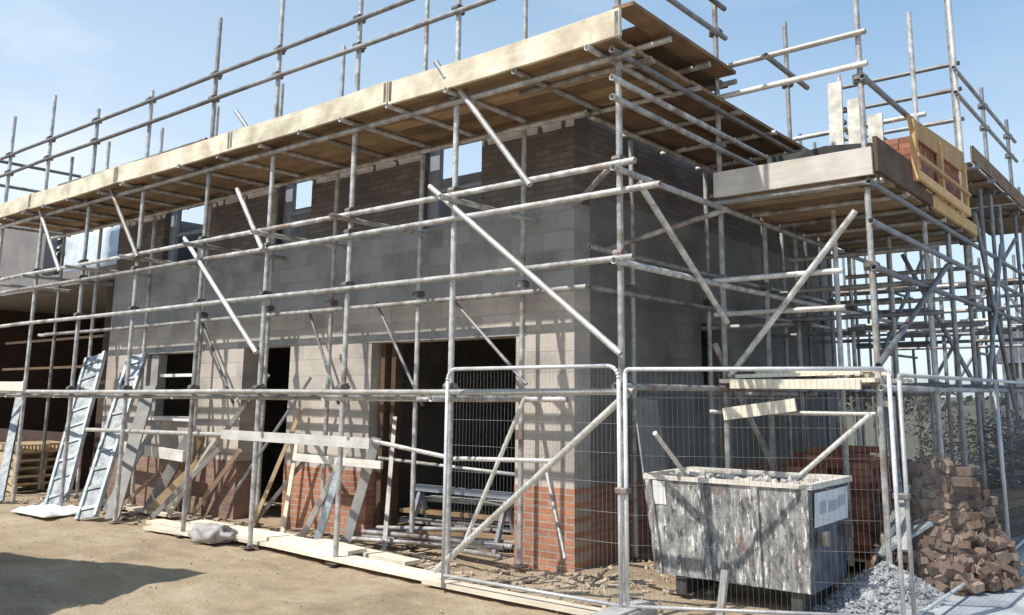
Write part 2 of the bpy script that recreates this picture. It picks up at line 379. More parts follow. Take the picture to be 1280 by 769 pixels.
for h, nm in ((door, 'lintel'), (door2, 'lintel'), (win, 'lintel')):
    obj(nm, B(h[0] - .15, h[1] + .15, -.008, .12, h[3] + .001, h[3] + .10), 'slab', H)
obj('sill', B(win[0] - .06, win[1] + .06, -.07, .2, win[2] - .002, win[2] + .06), 'white', H)
# door frame posts just inside the big opening and the window opening
for x in (-3.23, -3.02): obj('door_post', B(x, x + .08, .12, .24, 0, 2.44), 'toe_dark', H)
obj('window_post', B(-8.95, -8.72, .05, .2, 1.43, 2.44), 'slab', H)
obj('window_bar', B(-8.72, -7.45, .1, .16, 2.06, 2.11), 'white', H)
def win_frame(h, cuts):
    bm = bmesh.new(); y0, y1 = .10, .17; a, b, c, d = h; c += .002
    box(bm, a + .002, a + .20, y0, y1, c, d - .002); box(bm, b - .05, b - .002, y0, y1, c, d - .002)
    box(bm, a + .2, b - .05, y0, y1, c, c + .06); box(bm, a + .2, b - .05, y0, y1, d - .06, d - .002)
    for t in cuts: 
        if t[0] == 'v': box(bm, t[1], t[1] + .05, y0 + .003, y1 - .003, c + .06, d - .06)
        else: box(bm, a + .2, b - .05, y0 + .003, y1 - .003, t[1], t[1] + .05)
    f = obj('window_frame', bm, 'frame', H)
win_frame(up1, [('h', 4.33)]); win_frame(up2, [('h', 4.42)]); win_frame(up3, [('h', 4.45)])
obj('wall_plate', B(-10.38, -.02, .04, .14, 5.062, 5.12), 'toe_dark', H)

# loose things seen in the upper openings
tag(obj('insulation_board', B(-8.3, -7.75, .36, .42, 3.0, 4.3), 'white'), 'white insulation board standing inside the left upper window opening', 'board')
tag(obj('insulation_board', B(-5.2, -4.95, .38, .44, 2.94, 4.75), 'white'), 'narrow white board standing inside the middle upper window opening', 'board')

# ------------------------------------------------------------------ neighbouring open-fronted brick shell at the left
G = thing('brick_shell', (-15.5, 3, 0), 'dark open fronted brick shell with a grey roof slab left of the house', 'building')
obj('wall', B(-20, -11.0, 5, 5.25, -.2, 3.95), 'dark_x', G)
obj('wall', B(-11.2, -11.0, 2.6, 5, -.2, 3.95), 'dark_y', G)
obj('wall', B(-20.2, -20, .35, 5.25, -.2, 3.95), 'dark_y', G)
for x in (-19.9, -11.5): obj('pier', B(x, x + .34, .4, .74, -.2, 3.95), 'dark_x', G)
obj('floor_hiding_wall', B(-19.5, -12.2, .42, .7, -.2, 1.0), 'dark_x', G)  # dark wall added to hide the sunlit floor behind it
obj('roof_slab', B(-20.3, -10.9, .3, 5.4, 3.952, 4.22), 'render', G)
obj('parapet', B(-18, -14.9, .55, .8, 4.222, 5.75), 'render', G)
for z in (2.3, 2.9): obj('timber_rail', B(-17, -11.5, .75, .8, z, z + .05), 'toe_dark', G)
bm = bmesh.new(); box(bm, -14.5, -12.5, .8, 1.8, 4.36, 5.25)
bmesh.ops.subdivide_edges(bm, edges=bm.edges, cuts=5, use_grid_fill=True)
for v_ in bm.verts: v_.co += V([noise.noise(v_.co * 4 + V((k * 9, 0, 0))) * .04 for k in range(3)])
t = thing('wrapped_pack', (-13.5, 1.3, 4.22), 'pale blue wrapped pack of materials on the brick shell roof slab', 'pack')
obj('wrapped_goods', bm, 'pack', t, True)
for y in (.9, 1.3, 1.7): obj('bearer', B(-14.5, -12.5, y - .05, y + .05, 4.222, 4.34), 'pallet', t)

# ------------------------------------------------------------------ scaffolds
bm = bmesh.new()
cyl(bm, (0, 0, -.04), (0, 0, .04), .045, 10); cyl(bm, (-.045, -.058, 0), (.045, -.058, 0), .043, 10)
box(bm, -.058, -.036, -.04, .02, -.016, .016); box(bm, .036, .058, -.04, .02, -.016, .016); cyl(bm, (.047, -.06, 0), (.047, .035, 0), .009, 6)
_c = obj('coupler', bm, 'coupler', None); COUP = _c.data; bpy.data.objects.remove(_c)
def coupler(parent, p, rz=0):
    o = bpy.data.objects.new('coupler', COUP); COL.objects.link(o); o.parent = parent
    o.location = V(p) - WL[parent.name]; o.rotation_euler = (random.uniform(-.2, .2), 0, rz); WL[o.name] = V(p)
def standard(sc, x, y, z1, levels=(), lean=0, rz=0, mat='tube', base=True, splice=None):
    dx, dy = random.uniform(-.012, .012), random.uniform(-.012, .012)
    o = tube('standard', sc, (x, y, .03), (x + dx, y + dy, z1), mat)
    if base:
        bm = bmesh.new(); box(bm, x - .075, x + .075, y - .075, y + .075, .004, .014); cyl(bm, (x, y, .014), (x, y, .09), .018, 8)
        obj('base_plate', bm, 'coupler', o)
    for z in levels: coupler(o, (x + dx * z / z1, y + dy * z / z1, z), rz)
    return o

# --- front run along the long wall
F = thing('front_scaffold', (-5, -.75, 0), 'long tube scaffold with a boarded top lift along the front of the house', 'scaffold')
XF = [1.45, -.57, -2.22, -3.79, -5.26, -7.03, -8.73, -10.44, -12.15]
TOPF = [8.2, 8.0, 8.0, 7.9, 7.05, 6.35, 6.4, 7.0, 6.95]
LV = [1.82, 2.96, 3.56, 3.81, 4.80, 5.81, 6.16]
for x, zt in zip(XF, TOPF): standard(F, x, -1.3, zt, [l for l in LV if random.random() < .85] if x > -9 else (3.81, 5.81, 6.16))
XI = [-.57, -2.22, -3.89, -5.30, -7.05, -8.75, -10.66, -12.15]
TOPI = [7.6, 7.4, 6.65, 6.4, 6.4, 6.35, 6.45, 6.4]
for x, zt in zip(XI, TOPI): standard(F, x, -.2, zt, (2.96, 4.8) if x > -8 else (), mat='tube', rz=math.pi)
def run_x(sc, name, y, z, x0, x1, mat='tube', r=TR, cuts=None, sag=.01, tilt=0):
    """ledger along x made of tubes about 6 m long, lapped side by side"""
    cuts = cuts or 6.0; x = x1; k = 0
    while x > x0 + .3:
        xa = max(x0, x - cuts - random.uniform(0, .8)); o_ = .003 * (k % 2)
        tube(name, sc, (xa, y - o_, z + tilt * (x1 - xa)), (x, y + o_, z + tilt * (x1 - x)), mat, r, sag, 3); x = xa + .02; k += 1
YO, YI = -1.36, -.26
run_x(F, 'ledger', YO, 1.82, -13.2, 1.62, 'tube_white', .031)
run_x(F, 'ledger', YO, 2.96, -13.2, 1.62)
run_x(F, 'ledger', YO, 3.56, -13.0, 1.9)
run_x(F, 'ledger', YO, 3.81, -13.2, 1.65)
run_x(F, 'ledger', YO, 4.80, -12.7, 1.65, 'tube')
run_x(F, 'ledger', YI, 2.9, -12.7, .35); run_x(F, 'ledger', YI, 4.80, -12.7, .35); run_x(F, 'ledger', YI, 1.74, -12.4, .1, 'tube')
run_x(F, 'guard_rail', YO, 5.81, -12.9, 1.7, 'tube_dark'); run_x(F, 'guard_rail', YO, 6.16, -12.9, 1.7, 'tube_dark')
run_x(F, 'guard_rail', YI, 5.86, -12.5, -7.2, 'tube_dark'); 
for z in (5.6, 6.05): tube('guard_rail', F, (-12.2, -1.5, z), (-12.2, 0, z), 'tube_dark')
# low hand rails and boards in front of the openings
tube('guard_rail', F, (-8.2, YO + .1, 1.25), (-3.9, YO + .1, 1.285), 'tube_white')
tube('guard_rail', F, (-1.75, YO + .1, 1.30), (-.5, YO + .1, 1.165), 'tube_white', .022)
tube('guard_rail', F, (-.62, YO + .16, 1.165), (.66, YO + .16, 1.20), 'tube_white', .022)
board('guard_board', F, (-4.5, YO + .05, 1.29), (-1.72, YO + .05, 1.275), .11, .04, 'plank_white', V((0, 1, 0)))
board('guard_board', F, (-4.3, YI - .1, .97), (-2.6, YI - .1, .95), .09, .04, 'plank_white', V((0, 1, 0)))
board('guard_board', F, (-9.3, YI - .1, .95), (-7.0, YI - .1, .86), .16, .045, 'plank_white', V((0, 1, 0)))
board('guard_board', F, (-13.2, YO - .05, 1.93), (-10.2, YO - .05, 1.90), .15, .04, 'plank', V((0, 1, 0)))
# transoms
for i, x in enumerate(XF):
    for z in (1.75, 3.74):
        if x < 1: tube('transom', F, (x + .07, -1.55 - random.uniform(0, .1), z), (x + .07, -.05, z))
x = 1.3
while x > -12.4:
    tube('transom', F, (x, -1.50 - random.uniform(0, .10), 4.862), (x, -.02, 4.862), 'tube'); x -= .86 + random.uniform(-.08, .08)
# deck boards: six wide, lapped in lengths of 3.9 m
x = 1.55; k = 0
while x > -12.2:
    L = min(3.6, x + 12.25)
    for j in range(6):
        y = -1.385 + j * .236
        board('deck_board', F, (x - L + random.uniform(-.02, .0), y, 4.912 + random.uniform(0, .004)), (x + random.uniform(-.005, .01), y, 4.912 + random.uniform(0, .004)), .225, .038, 'board', sag=.008, seg=3)
    x -= L + .012; k += 1
x = 1.62; k = 0
while x > -12.1:
    L = min(3.0, x + 12.2)
    board('toe_board', F, (x - L, -1.52 - .01 * (k % 2), 5.035 + random.uniform(-.015, .01)), (x, -1.52 - .01 * (k % 2), 5.035 + random.uniform(-.01, .015)), .255, .04, 'toe', V((0, 1, 0)), sag=.018, seg=4)
    tb_ = bpy.context.scene.collection.objects[-1]
    for xe in (x - L + .03, x - .03): obj('end_band', B(xe - .02, xe + .02, -1.52 - .01 * (k % 2) - .0225, -1.52 - .01 * (k % 2) + .0225, 4.925, 5.145), 'coupler', tb_)
    x -= L + .015; k += 1
# braces in the outer face
def brace(sc, a, b, mat='tube', r=TR): tube('brace', sc, a, b, mat, r)
YB = -1.42
brace(F, (-.82, YB, 3.92), (1.52, YB, 2.13), 'tube_white', .029)
brace(F, (1.58, YB, 1.80), (-.60, YB, .14), 'tube_white', .029)
brace(F, (-5.55, YB, 3.88), (-3.72, YB, 2.28), 'tube_white')
brace(F, (.30, -1.2, 1.76), (-.48, -1.2, .3), 'tube_white', .022)
brace(F, (-.42, YB, 4.88), (.52, YB, 3.74)); brace(F, (-4.36, YB, 4.40), (-3.72, YB, 3.54)); brace(F, (-4.35, YB - .1, 5.42), (-3.9, YB - .1, 4.98), 'tube_dark')
brace(F, (-.68, YB - .1, 5.22), (-.52, YB - .1, 5.0), 'tube_dark'); brace(F, (-7.8, YB, 4.88), (-6.8, YB, 3.74)); brace(F, (-10.3, YB, 4.88), (-9.3, YB, 3.74))
brace(F, (-7.1, -.2, 2.95), (-6.05, -.2, 1.66), 'tube_dark', .02); brace(F, (-3.0, -.2, 2.95), (-2.1, -.2, 1.66), 'tube_dark', .02)
brace(F, (-4.4, -.2, 2.95), (-3.65, -.2, 1.66), 'tube_dark', .02); brace(F, (-1.7, -.2, 2.95), (-.5, -.2, 1.9), 'tube_dark', .02)
brace(F, (-4.05, YI - .1, 2.0), (-5.1, -.7, .5), 'tube_dark', .02)
brace(F, (-.02, -.5, 1.15), (.55, -.9, .3), 'tube', .018)

# --- gable run
Q = thing('gable_scaffold', (.85, 4, 0), 'tube scaffold with a dark boarded top lift along the shaded gable', 'scaffold')
YG = [.66, 2.7, 4.7, 6.6, 8.6, 10.6]
for y in YG: standard(Q, 1.45, y, (7.6, 6.6, 6.5, 6.4, 6.4, 6.2)[YG.index(y)], (1.82, 2.96, 3.76, 4.4, 5.71) if y < 5 else (2.96, 4.4), rz=math.pi / 2)
for y in (.88, 2.75, 4.6, 5.3, 6.3, 6.95, 8.7): standard(Q, .2, y, 4.78 if y < 6 else 6.2, (2.96,), mat='tube' if y < 6 else 'tube_dark')
def run_y(sc, name, x, z, y0, y1, mat='tube', r=TR):
    y = y0; k = 0
    while y < y1 - .3:
        yb = min(y1, y + 5.6 + random.uniform(0, .8)); o_ = .003 * (k % 2)
        tube(name, sc, (x - o_, y, z), (x + o_, yb, z), mat, r, .008, 3); y = yb - .02; k += 1
XO = 1.51
for z in (1.86, 2.92, 3.74, 4.38, 4.56): run_y(Q, 'ledger', XO, z, -1.5, 8.9)
for z in (4.82,): run_y(Q, 'ledger', XO, z, -1.5, 8.9, 'tube_dark')
for z in (2.92, 3.36, 4.82): run_y(Q, 'ledger', .27, z, -.1, 8.9)
run_y(Q, 'guard_rail', XO, 5.71, -1.5, .8, 'tube_dark'); run_y(Q, 'guard_rail', XO, 6.06, -1.5, .8, 'tube_dark')
for z in (5.6, 5.95): run_y(Q, 'guard_rail', XO, z, 4.7, 8.9, 'tube_dark')
y = -1.0
while y < 8.8:
    tube('transom', Q, (.05, y, 4.862), (1.62, y, 4.862)); y += .95
for y in (2.7, 4.7, 6.6, 8.6):
    for z in (1.8, 2.66, 3.3): tube('transom', Q, (.1, y + .07, z), (1.6, y + .07, z), 'tube' if y < 4 else 'tube_dark')
tube('transom', Q, (-.1, .6, 3.42), (1.56, .6, 3.72)); tube('transom', Q, (.25, -.35, 3.75), (1.42, -1.25, 3.9))
y = -.12
while y < 8.8:
    L = min(3.3, 8.85 - y)
    for j in range(6):
        xx = .27 + j * .236
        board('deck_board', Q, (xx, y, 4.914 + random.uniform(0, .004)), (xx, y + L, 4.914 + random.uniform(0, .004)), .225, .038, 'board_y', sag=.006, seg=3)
    y += L + .012
for j in range(6):
    xx = .36 + j * .242; ya = -.75 + random.uniform(-.25, .25) - (.45 if j > 3 else 0)
    board('deck_board', Q, (xx, ya, 5.19 + .012 * j), (xx, .80 + random.uniform(-.15, .2), 5.17 + .012 * j), .225, .038, 'board_y')
for y in (-.7, .1, .72): tube('transom', Q, (.1, y, 5.12), (1.66, y, 5.15))
brace(Q, (1.56, -1.15, 3.66), (1.56, .52, 2.52)); brace(Q, (1.4, .55, 2.3), (1.4, 2.5, .4), 'tube')
brace(Q, (1.56, 5.0, 2.0), (1.56, 8.3, 4.2), 'tube_dark')
brace(Q, (1.38, -.65, 1.45), (1.38, 0.1, .9), 'tube_white', .022)

for y in (1.6, 3.7, 5.6): standard(Q, 1.52, y, 4.85 if y > 2 else 3.7, (2.96,), mat='tube_dark' if y > 2 else 'tube')
# --- loading bay
Lb = thing('loading_bay_scaffold', (2.2, 4, 0), 'projecting loading bay of tube scaffold with its own lower boarded platform', 'scaffold')
for y, zt in zip(YG, (7.8, 6.3, 8.6, 6.5, 6.5, 6.2)):
    standard(Lb, 3.0, y, zt, (1.86, 2.96, 3.76, 4.82) if y < 5 else (2.96, 4.8, 5.81, 6.16), rz=math.pi / 2, mat='tube' if y < 5 else 'tube_dark')
tube('standard', Lb, (3.06, 4.62, 4.2), (3.05, 4.62, 8.4), 'tube_white', .034)
for y in (1.7, 3.7, 5.6): tube('standard', Lb, (2.3, y, 0.06), (2.3, y, 3.8), 'tube')
for y in (7.6, 9.7): tube('standard', Lb, (2.95, y, 0.06), (2.95, y, 4.8), 'tube_dark')
for z, mt in ((2.97, 'tube_white'), (2.615, 'tube_white'), (3.80, 'tube')):
    tube('ledger', Lb, (1.38, .60, z), (3.12 if z > 3 else 2.75, .60, z), mt, .028)
tube('ledger', Lb, (1.3, .60, 1.62), (2.98, .60, 1.62), 'tube_white', .024)
for z in (4.98, 5.31): tube('guard_rail', Lb, (1.3, .60, z - .02), (3.1, .60, z), 'tube_white')
tube('guard_rail', Lb, (2.08, .55, 5.29), (2.08, 1.7, 5.27), 'tube_dark', .03)
tube('guard_rail', Lb, (1.5, 2.7, 5.0), (3.1, 2.7, 5.02), 'tube')
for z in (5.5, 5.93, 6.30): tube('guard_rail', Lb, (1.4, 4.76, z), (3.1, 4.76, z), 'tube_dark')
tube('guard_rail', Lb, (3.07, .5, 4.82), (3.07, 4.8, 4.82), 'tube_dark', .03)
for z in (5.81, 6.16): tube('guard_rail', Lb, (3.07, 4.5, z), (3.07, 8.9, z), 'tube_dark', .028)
for z in (1.86, 2.96, 3.40, 3.78): run_y(Lb, 'ledger', 3.07, z, .5, 10.8, 'tube' if z < 2 else 'tube_dark')
for y in (2.7, 4.7, 6.6, 8.6, 10.6):
    for z in (1.9, 2.7, 3.05, 3.44): tube('transom', Lb, (.2 if y > 7 else 1.4, y - .06, z), (3.15, y - .06, z), 'tube' if z > 3 else 'tube_dark')
for y in (.8, 1.6, 2.4, 3.2, 4.0, 4.8): tube('transom', Lb, (1.4, y, 3.842), (3.12, y, 3.842), 'tube')
y = .72; k = 0
while y < 5.25:
    board('deck_board', Lb, (1.42 - random.uniform(0, .1), y, 3.884 + random.uniform(0, .01)), (3.06 + random.uniform(0, .05), y, 3.884 + random.uniform(0, .01)), .225, .038, 'board'); y += .232
board('toe_board', Lb, (1.44, .56, 3.985), (3.10, .56, 3.99), .27, .04, 'toe_grey', V((0, 1, 0)))
board('toe_board', Lb, (3.125, .58, 4.06), (3.125, 2.55, 4.06), .34, .04, 'board_y', V((1, 0, 0)))
board('toe_board', Lb, (3.125, 2.56, 3.95), (3.125, 4.78, 3.95), .14, .04, 'ply', V((1, 0, 0)))
# upper boards of the far part of the bay
for j in range(4):
    for y0 in (4.95, 8.0):
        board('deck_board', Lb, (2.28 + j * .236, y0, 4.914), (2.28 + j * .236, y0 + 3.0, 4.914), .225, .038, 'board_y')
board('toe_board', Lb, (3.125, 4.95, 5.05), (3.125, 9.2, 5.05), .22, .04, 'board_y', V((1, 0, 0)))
for y in (5.0, 6.0, 7.0, 8.0, 9.0): tube('transom', Lb, (1.5, y, 4.862), (3.2, y, 4.862), 'tube_dark')
brace(Lb, (1.56, .54, 1.98), (2.92, .54, 3.52)); brace(Lb, (2.16, .54, .96), (2.95, .54, 1.62), 'tube_white', .024)
brace(Lb, (3.12, .3, 2.05), (3.12, 3.1, 3.28), 'tube_dark', .03); brace(Lb, (3.12, 6.5, 4.0), (3.12, 4.8, 1.9), 'tube_dark', .03)
brace(Lb, (3.14, 8.2, 3.9), (3.14, 10.4, 2.3), 'tube_dark')
for (x_, y_, z_) in ((2.2, 6.6, 4.7), (2.25, 8.6, 4.7), (3.04, 3.6, 3.8), (3.04, 5.7, 4.7)): tube('standard', Lb, (x_, y_, .06), (x_, y_, z_), 'tube_dark')
brace(Lb, (3.12, 4.8, 4.2), (3.12, 6.5, 1.6), 'tube_dark', .03); brace(Lb, (2.2, 4.66, 3.7), (3.0, 4.66, 1.9), 'tube_dark'); brace(Lb, (1.5, 8.54, 2.0), (3.0, 8.54, 4.4), 'tube_dark')
# low boards at eye level
for j in range(5):
    board('deck_board', Lb, (1.50 - random.uniform(0, .08), .60 + j * .235, 1.93 + .008 * (j % 2)), (2.98 + random.uniform(0, .06), .60 + j * .235, 1.93), .225, .04, 'plank', sag=.01, seg=3)
board('toe_board', Lb, (1.6, .47, 1.90), (2.9, .47, 1.89), .09, .045, 'plank', V((0, 1, 0)))

# loading gate with an ochre plywood leaf and bricks behind
g = thing('loading_gate', (3.17, 3.4, 3.9), 'ochre timber loading gate with plywood top on the platform edge', 'gate')
def quad(bm, pts_, x0, x1):
    a = [bm.verts.new((x0, y, z)) for y, z in pts_]; b = [bm.verts.new((x1, y, z)) for y, z in pts_]
    n = len(a); bm.faces.new(a); bm.faces.new(b[::-1])
    for i in range(n): bm.faces.new((a[i], a[(i + 1) % n], b[(i + 1) % n], b[i]))
bm = bmesh.new(); quad(bm, [(2.1, 4.53), (3.2, 4.56), (4.52, 4.60), (4.54, 4.88), (3.2, 4.80), (2.0, 4.72)], 3.15, 3.17); obj('plywood_panel', bm, 'ply', g)
for y in (2.1, 3.2, 4.40): obj('post', B(3.148, 3.2, y, y + .09, 4.03, 4.70), 'ply', g)
bm = bmesh.new(); beam(bm, (3.215, 2.1, 4.30), (3.215, 4.5, 4.30), .03, .045); obj('rail', bm, 'ply', g)
bm = bmesh.new(); beam(bm, (3.19, 2.1, 4.10), (3.19, 4.5, 4.08), .04, .10); obj('rail', bm, 'ply', g)
g.location.y -= .34
def brick_pile(name, x0, y0, z0, nx, ny, nz, mat, label, group=None, miss=.0, jit=.01, sx=.215, sy=.1025, sz=.065, pallet=True, cat='bricks', ragged=0):
    t = thing(name, (x0 + nx * sx / 2, y0 + ny * sy / 2, z0), label, cat, group)
    zb = z0
    if pallet:
        bm = bmesh.new()
        for i in range(5): box(bm, x0 - .02, x0 + nx * sx + .05, y0 + i * (ny * sy) / 5, y0 + (i + .7) * (ny * sy) / 5, z0 + .10, z0 + .12)
        for k in range(3): box(bm, x0 + k * (nx * sx - .06) / 2, x0 + k * (nx * sx - .06) / 2 + .08, y0, y0 + ny * sy, z0 + .003, z0 + .099)
        obj('pallet', bm, 'pallet', t); zb = z0 + .125
    bm = bmesh.new()
    for k in range(nz):
        for i in range(nx):
            for j in range(ny):
                if random.random() < miss or (ragged and k > nz - 1 - ragged * random.random() * (1 + abs(i - nx / 2))): continue
                px, py, pz = x0 + i * (sx + .006) + random.uniform(-jit, jit), y0 + j * (sy + .006) + random.uniform(-jit, jit), zb + k * (sz + .004)
                Rm = Matrix.Translation((px + sx / 2, py + sy / 2, pz)) @ Matrix.Rotation(random.uniform(-jit, jit) * 4, 4, 'Z')
                box(bm, -sx / 2, sx / 2, -sy / 2, sy / 2, 0, sz, 0, Rm)
    o = obj('bricks', bm, mat, t); o['kind'] = 'stuff'; return t
def random_brick(name, c1, c2):
    m, nt_, b = nmat(name); gn = nt_.nodes.new('ShaderNodeNewGeometry')
    c = ramp(nt_, gn.outputs['Random Per Island'], [(0, c1), (1, c2)])
    n_ = noise_n(nt_, gn.outputs['Position'], 25); c = mix(nt_, .6, c, ramp(nt_, n_, [(.3, (.55, .55, .55)), (.7, (1.2, 1.2, 1.2))]), 'MULTIPLY')
    nt_.links.new(c, b.inputs['Base Color']); b.inputs['Roughness'].default_value = .9; bump(nt_, b, n_, .5, .004); return m
M['red_bricks'] = random_brick('red_bricks', (.22, .085, .05), (.42, .19, .12))
M['brown_bricks'] = random_brick('brown_bricks', (.12, .075, .05), (.38, .27, .20))
M['orange_bricks'] = random_brick('orange_bricks', (.45, .17, .09), (.62, .27, .16))
brick_pile('brick_pack', 2.68, 2.25, 3.915, 2, 17, 9, 'red_bricks', 'pack of red bricks behind the ochre loading gate', jit=.004)
# other goods on the platform
t = tag(obj('dark_bundle', B(2.0, 2.8, 1.45, 1.95, 4.25, 4.62), 'dark'), None, None)
bpy.data.objects.remove(t)
t = thing('material_crate', (2.45, 1.75, 3.905), 'dark tarpaulin covered crate on the loading platform', 'crate')
bm = bmesh.new(); box(bm, 1.7, 2.85, 1.35, 2.1, 3.95, 4.42); bmesh.ops.subdivide_edges(bm, edges=bm.edges, cuts=4, use_grid_fill=True)
for v_ in bm.verts: v_.co += V([noise.noise(v_.co * 3 + V((k * 7, 2, 0))) * .05 for k in range(3)])
obj('tarpaulin', bm, 'dark', t); obj('crate_base', B(2.0, 2.9, 1.4, 2.05, 3.907, 3.97), 'pallet', t)
grp = 'pale boards standing behind the platform guard rail'
for i, (x, yb, zt, lab) in enumerate(((2.12, 2.45, 5.62, 'tallest pale board standing on the platform behind the guard rail'), (2.36, 2.42, 5.35, 'middle pale board standing on the platform behind the guard rail'), (2.58, 2.47, 5.12, 'shortest pale board standing on the platform beside the tall pole'))):
    bm = bmesh.new(); beam(bm, (x, yb, 3.91), (x - .05, yb + .22, zt), .17, .035, V((0, 1, 0))); tag(obj('timber_board', bm, 'rag'), lab, 'board', grp)

# ------------------------------------------------------------------ site fence
def fence_panel(a, b, hgt, label, dz=0, wires=True, feet=True):
    a, b = V((a[0], a[1], dz)), V((b[0], b[1], dz)); d = (b - a); L = d.length; d.normalize(); up = V((0, 0, 1))
    t = thing('site_fence', a.lerp(b, .5), label, 'fence', 'temporary mesh fence panels')
    r = .018; cr = .11 if 'doorway' in label else .035; z0, z1 = .14, hgt
    pth = [a + up * .03, a + up * (z1 - cr)]
    for k in range(1, 6):
        an = math.pi / 2 * k / 6; pth.append(a + d * (cr - cr * math.cos(an)) + up * (z1 - cr + cr * math.sin(an)))
    pth.append(a + d * cr + up * z1); pth.append(b - d * cr + up * z1)
    for k in range(1, 6):
        an = math.pi / 2 * k / 6; pth.append(b - d * (cr - cr * math.sin(an)) + up * (z1 - cr + cr * math.cos(an)))
    pth += [b + up * (z1 - cr), b + up * .03]
    bm = bmesh.new()
    for p, q_ in zip(pth, pth[1:]): cyl(bm, p, q_, r, 10)
    obj('frame', bm, 'fence', t, True)
    bm = bmesh.new(); cyl(bm, a + up * z0, b + up * z0, .015, 8); obj('bottom_rail', bm, 'fence', t, True)
    bm = bmesh.new(); n = int(L / .042); w = .0012
    for i in range(1, n):
        p = a + d * (L * i / n); cyl(bm, p + up * z0, p + up * (z1 - .005), w, 4, False)
    for k in range(1, 8):
        z = z0 + (z1 - z0) * k / 8; s_ = d.cross(up) * .004
        cyl(bm, a + up * z + s_, b + up * z + s_, w * 1.2, 4, False)
    obj('mesh', bm, 'wire', t)
    return t
P0, P1, P2 = (-.40, -1.52), (1.55, -1.50), (3.44, -.50)
fence_panel(P0, P1, 2.03, 'galvanised mesh fence panel in front of the house corner and wide doorway')
fence_panel((P1[0] + .05, P1[1] + .02), P2, 2.0, 'galvanised mesh fence panel in front of the skip')
fence_panel((3.50, -.44), (3.55, 2.9), 1.95, 'galvanised mesh fence panel right of the skip beside the brown brick stack')
fence_panel((3.55, 2.98), (3.45, 6.4), 1.95, 'farther mesh fence panel behind the brown brick stack')
fence_panel((3.45, 6.48), (3.3, 9.9), 1.95, 'farthest mesh fence panel at the right edge of the site')
for (x, y, lab) in ((1.57, -1.50, 'concrete fence foot at the house corner'), (3.47, -.47, 'concrete fence foot right of the skip'), (3.55, 2.94, 'concrete fence foot behind the brown bricks'), (3.45, 6.44, 'farthest concrete fence foot')):
    bm = bmesh.new(); box(bm, x - .12, x + .12, y - .34, y + .34, .0, .13)
    bmesh.ops.bevel(bm, geom=bm.edges[:] , offset=.02, segments=2, affect='EDGES'); tag(obj('fence_weight', bm, 'foot'), lab, 'fence foot', 'concrete feet under the fence panels')
for (x, y, lab) in ((3.47, -.47, 'steel clamp joining the two fence posts right of the skip'), (1.575, -1.49, 'steel clamp joining the fence posts at the house corner')):
    bm = bmesh.new(); box(bm, x - .06, x + .06, y - .04, y + .04, 1.0, 1.05); bmesh.ops.bevel(bm, geom=bm.edges[:], offset=.008, segments=1, affect='EDGES')
    tag(obj('pipe_clamp', bm, 'coupler'), lab, 'clamp', 'fence clamps')

# ------------------------------------------------------------------ skip
sk = thing('skip', (1.9, .1, 0), 'grey rubbish skip with worn white splashed paint behind the fence', 'skip')
def loft(bm, b0, b1, t0, t1, z0, z1, inset=0):
    pass
xb0, xb1, xt0, xt1, yb0, yb1, yt0, yt1, zb, zt = 1.19, 2.665, 1.10, 2.70, -.325, .50, -.36, .56, .17, 1.01
bm = bmesh.new()
def ring(x0, x1, y0, y1, z): return [bm.verts.new(p) for p in ((x0, y0, z), (x1, y0, z), (x1, y1, z), (x0, y1, z))]
r0 = ring(xb0, xb1, yb0, yb1, zb); r1 = ring(xt0, xt1, yt0, yt1, zt); r2 = ring(xt0 + .02, xt1 - .02, yt0 + .02, yt1 - .02, zt); r3 = ring(xb0 + .02, xb1 - .02, yb0 + .02, yb1 - .02, zb + .02)
for A_, B_ in ((r0, r1), (r1, r2), (r2, r3)):
    for i in range(4): 
        f = bm.faces.new((A_[i], A_[(i + 1) % 4], B_[(i + 1) % 4], B_[i]))
        if i == 1: f.material_index = 1
bm.faces.new(r0[::-1]); bm.faces.new(r3)
obj('body', bm, ('skip', 'skip_side'), sk)
bm = bmesh.new()
box(bm, xt0 - .02, xt1 + .02, yt0 - .02, yt0 + .02, zt + .002, zt + .04); box(bm, xt0 - .03, xt1 + .03, yt1 - .02, yt1 + .035, zt + .002, zt + .05)
box(bm, xt0 - .03, xt0 + .02, yt0 + .02, yt1 - .02, zt + .002, zt + .05); box(bm, xt1 - .02, xt1 + .03, yt0 + .02, yt1 - .02, zt + .002, zt + .05)
obj('rim', bm, 'toe_grey', sk)
for f in (0.0, .36, .7, 1.0):
    bm = bmesh.new(); xa = 1.225 + f * 1.405; xb = 1.14 + f * 1.52
    beam(bm, (xa, yb0 - .012, zb + .01), (xb, yt0 - .012, zt), .06, .035, V((0, 1, 0))); obj('rib', bm, 'skip', sk)
for x in (1.36, 2.46): obj('skid', B(x, x + .1, yb0 + .04, yb1 - .04, .0, zb - .003), 'dark', sk)
for y in (yb0 + .1, yb1 - .16): obj('lifting_lug', B(xb1 + .04, xb1 + .12, y, y + .06, .55, .66), 'coupler', sk)
bm = bmesh.new(); sg = (xt1 - xb1) / (zt - zb)
def sidept(y, z, off): return (xb1 + (z - zb) * sg + off, y, z)
def plate(bm, y0, y1, z0, z1, o0, o1):
    vs = [bm.verts.new(sidept(y, z, o)) for o in (o0, o1) for y, z in ((y0, z0), (y1, z0), (y1, z1), (y0, z1))]
    for f in ((3, 2, 1, 0), (4, 5, 6, 7), (0, 1, 5, 4), (1, 2, 6, 5), (2, 3, 7, 6), (3, 0, 4, 7)): bm.faces.new([vs[i] for i in f])
plate(bm, -.30, .49, .70, .98, .012, .02); sp = obj('sign_plate', bm, 'sign', sk)
bm = bmesh.new()
plate(bm, -.20, -.06, .80, .90, .021, .025); plate(bm, .02, .22, .80, .89, .021, .025); plate(bm, .25, .42, .82, .91, .021, .025)
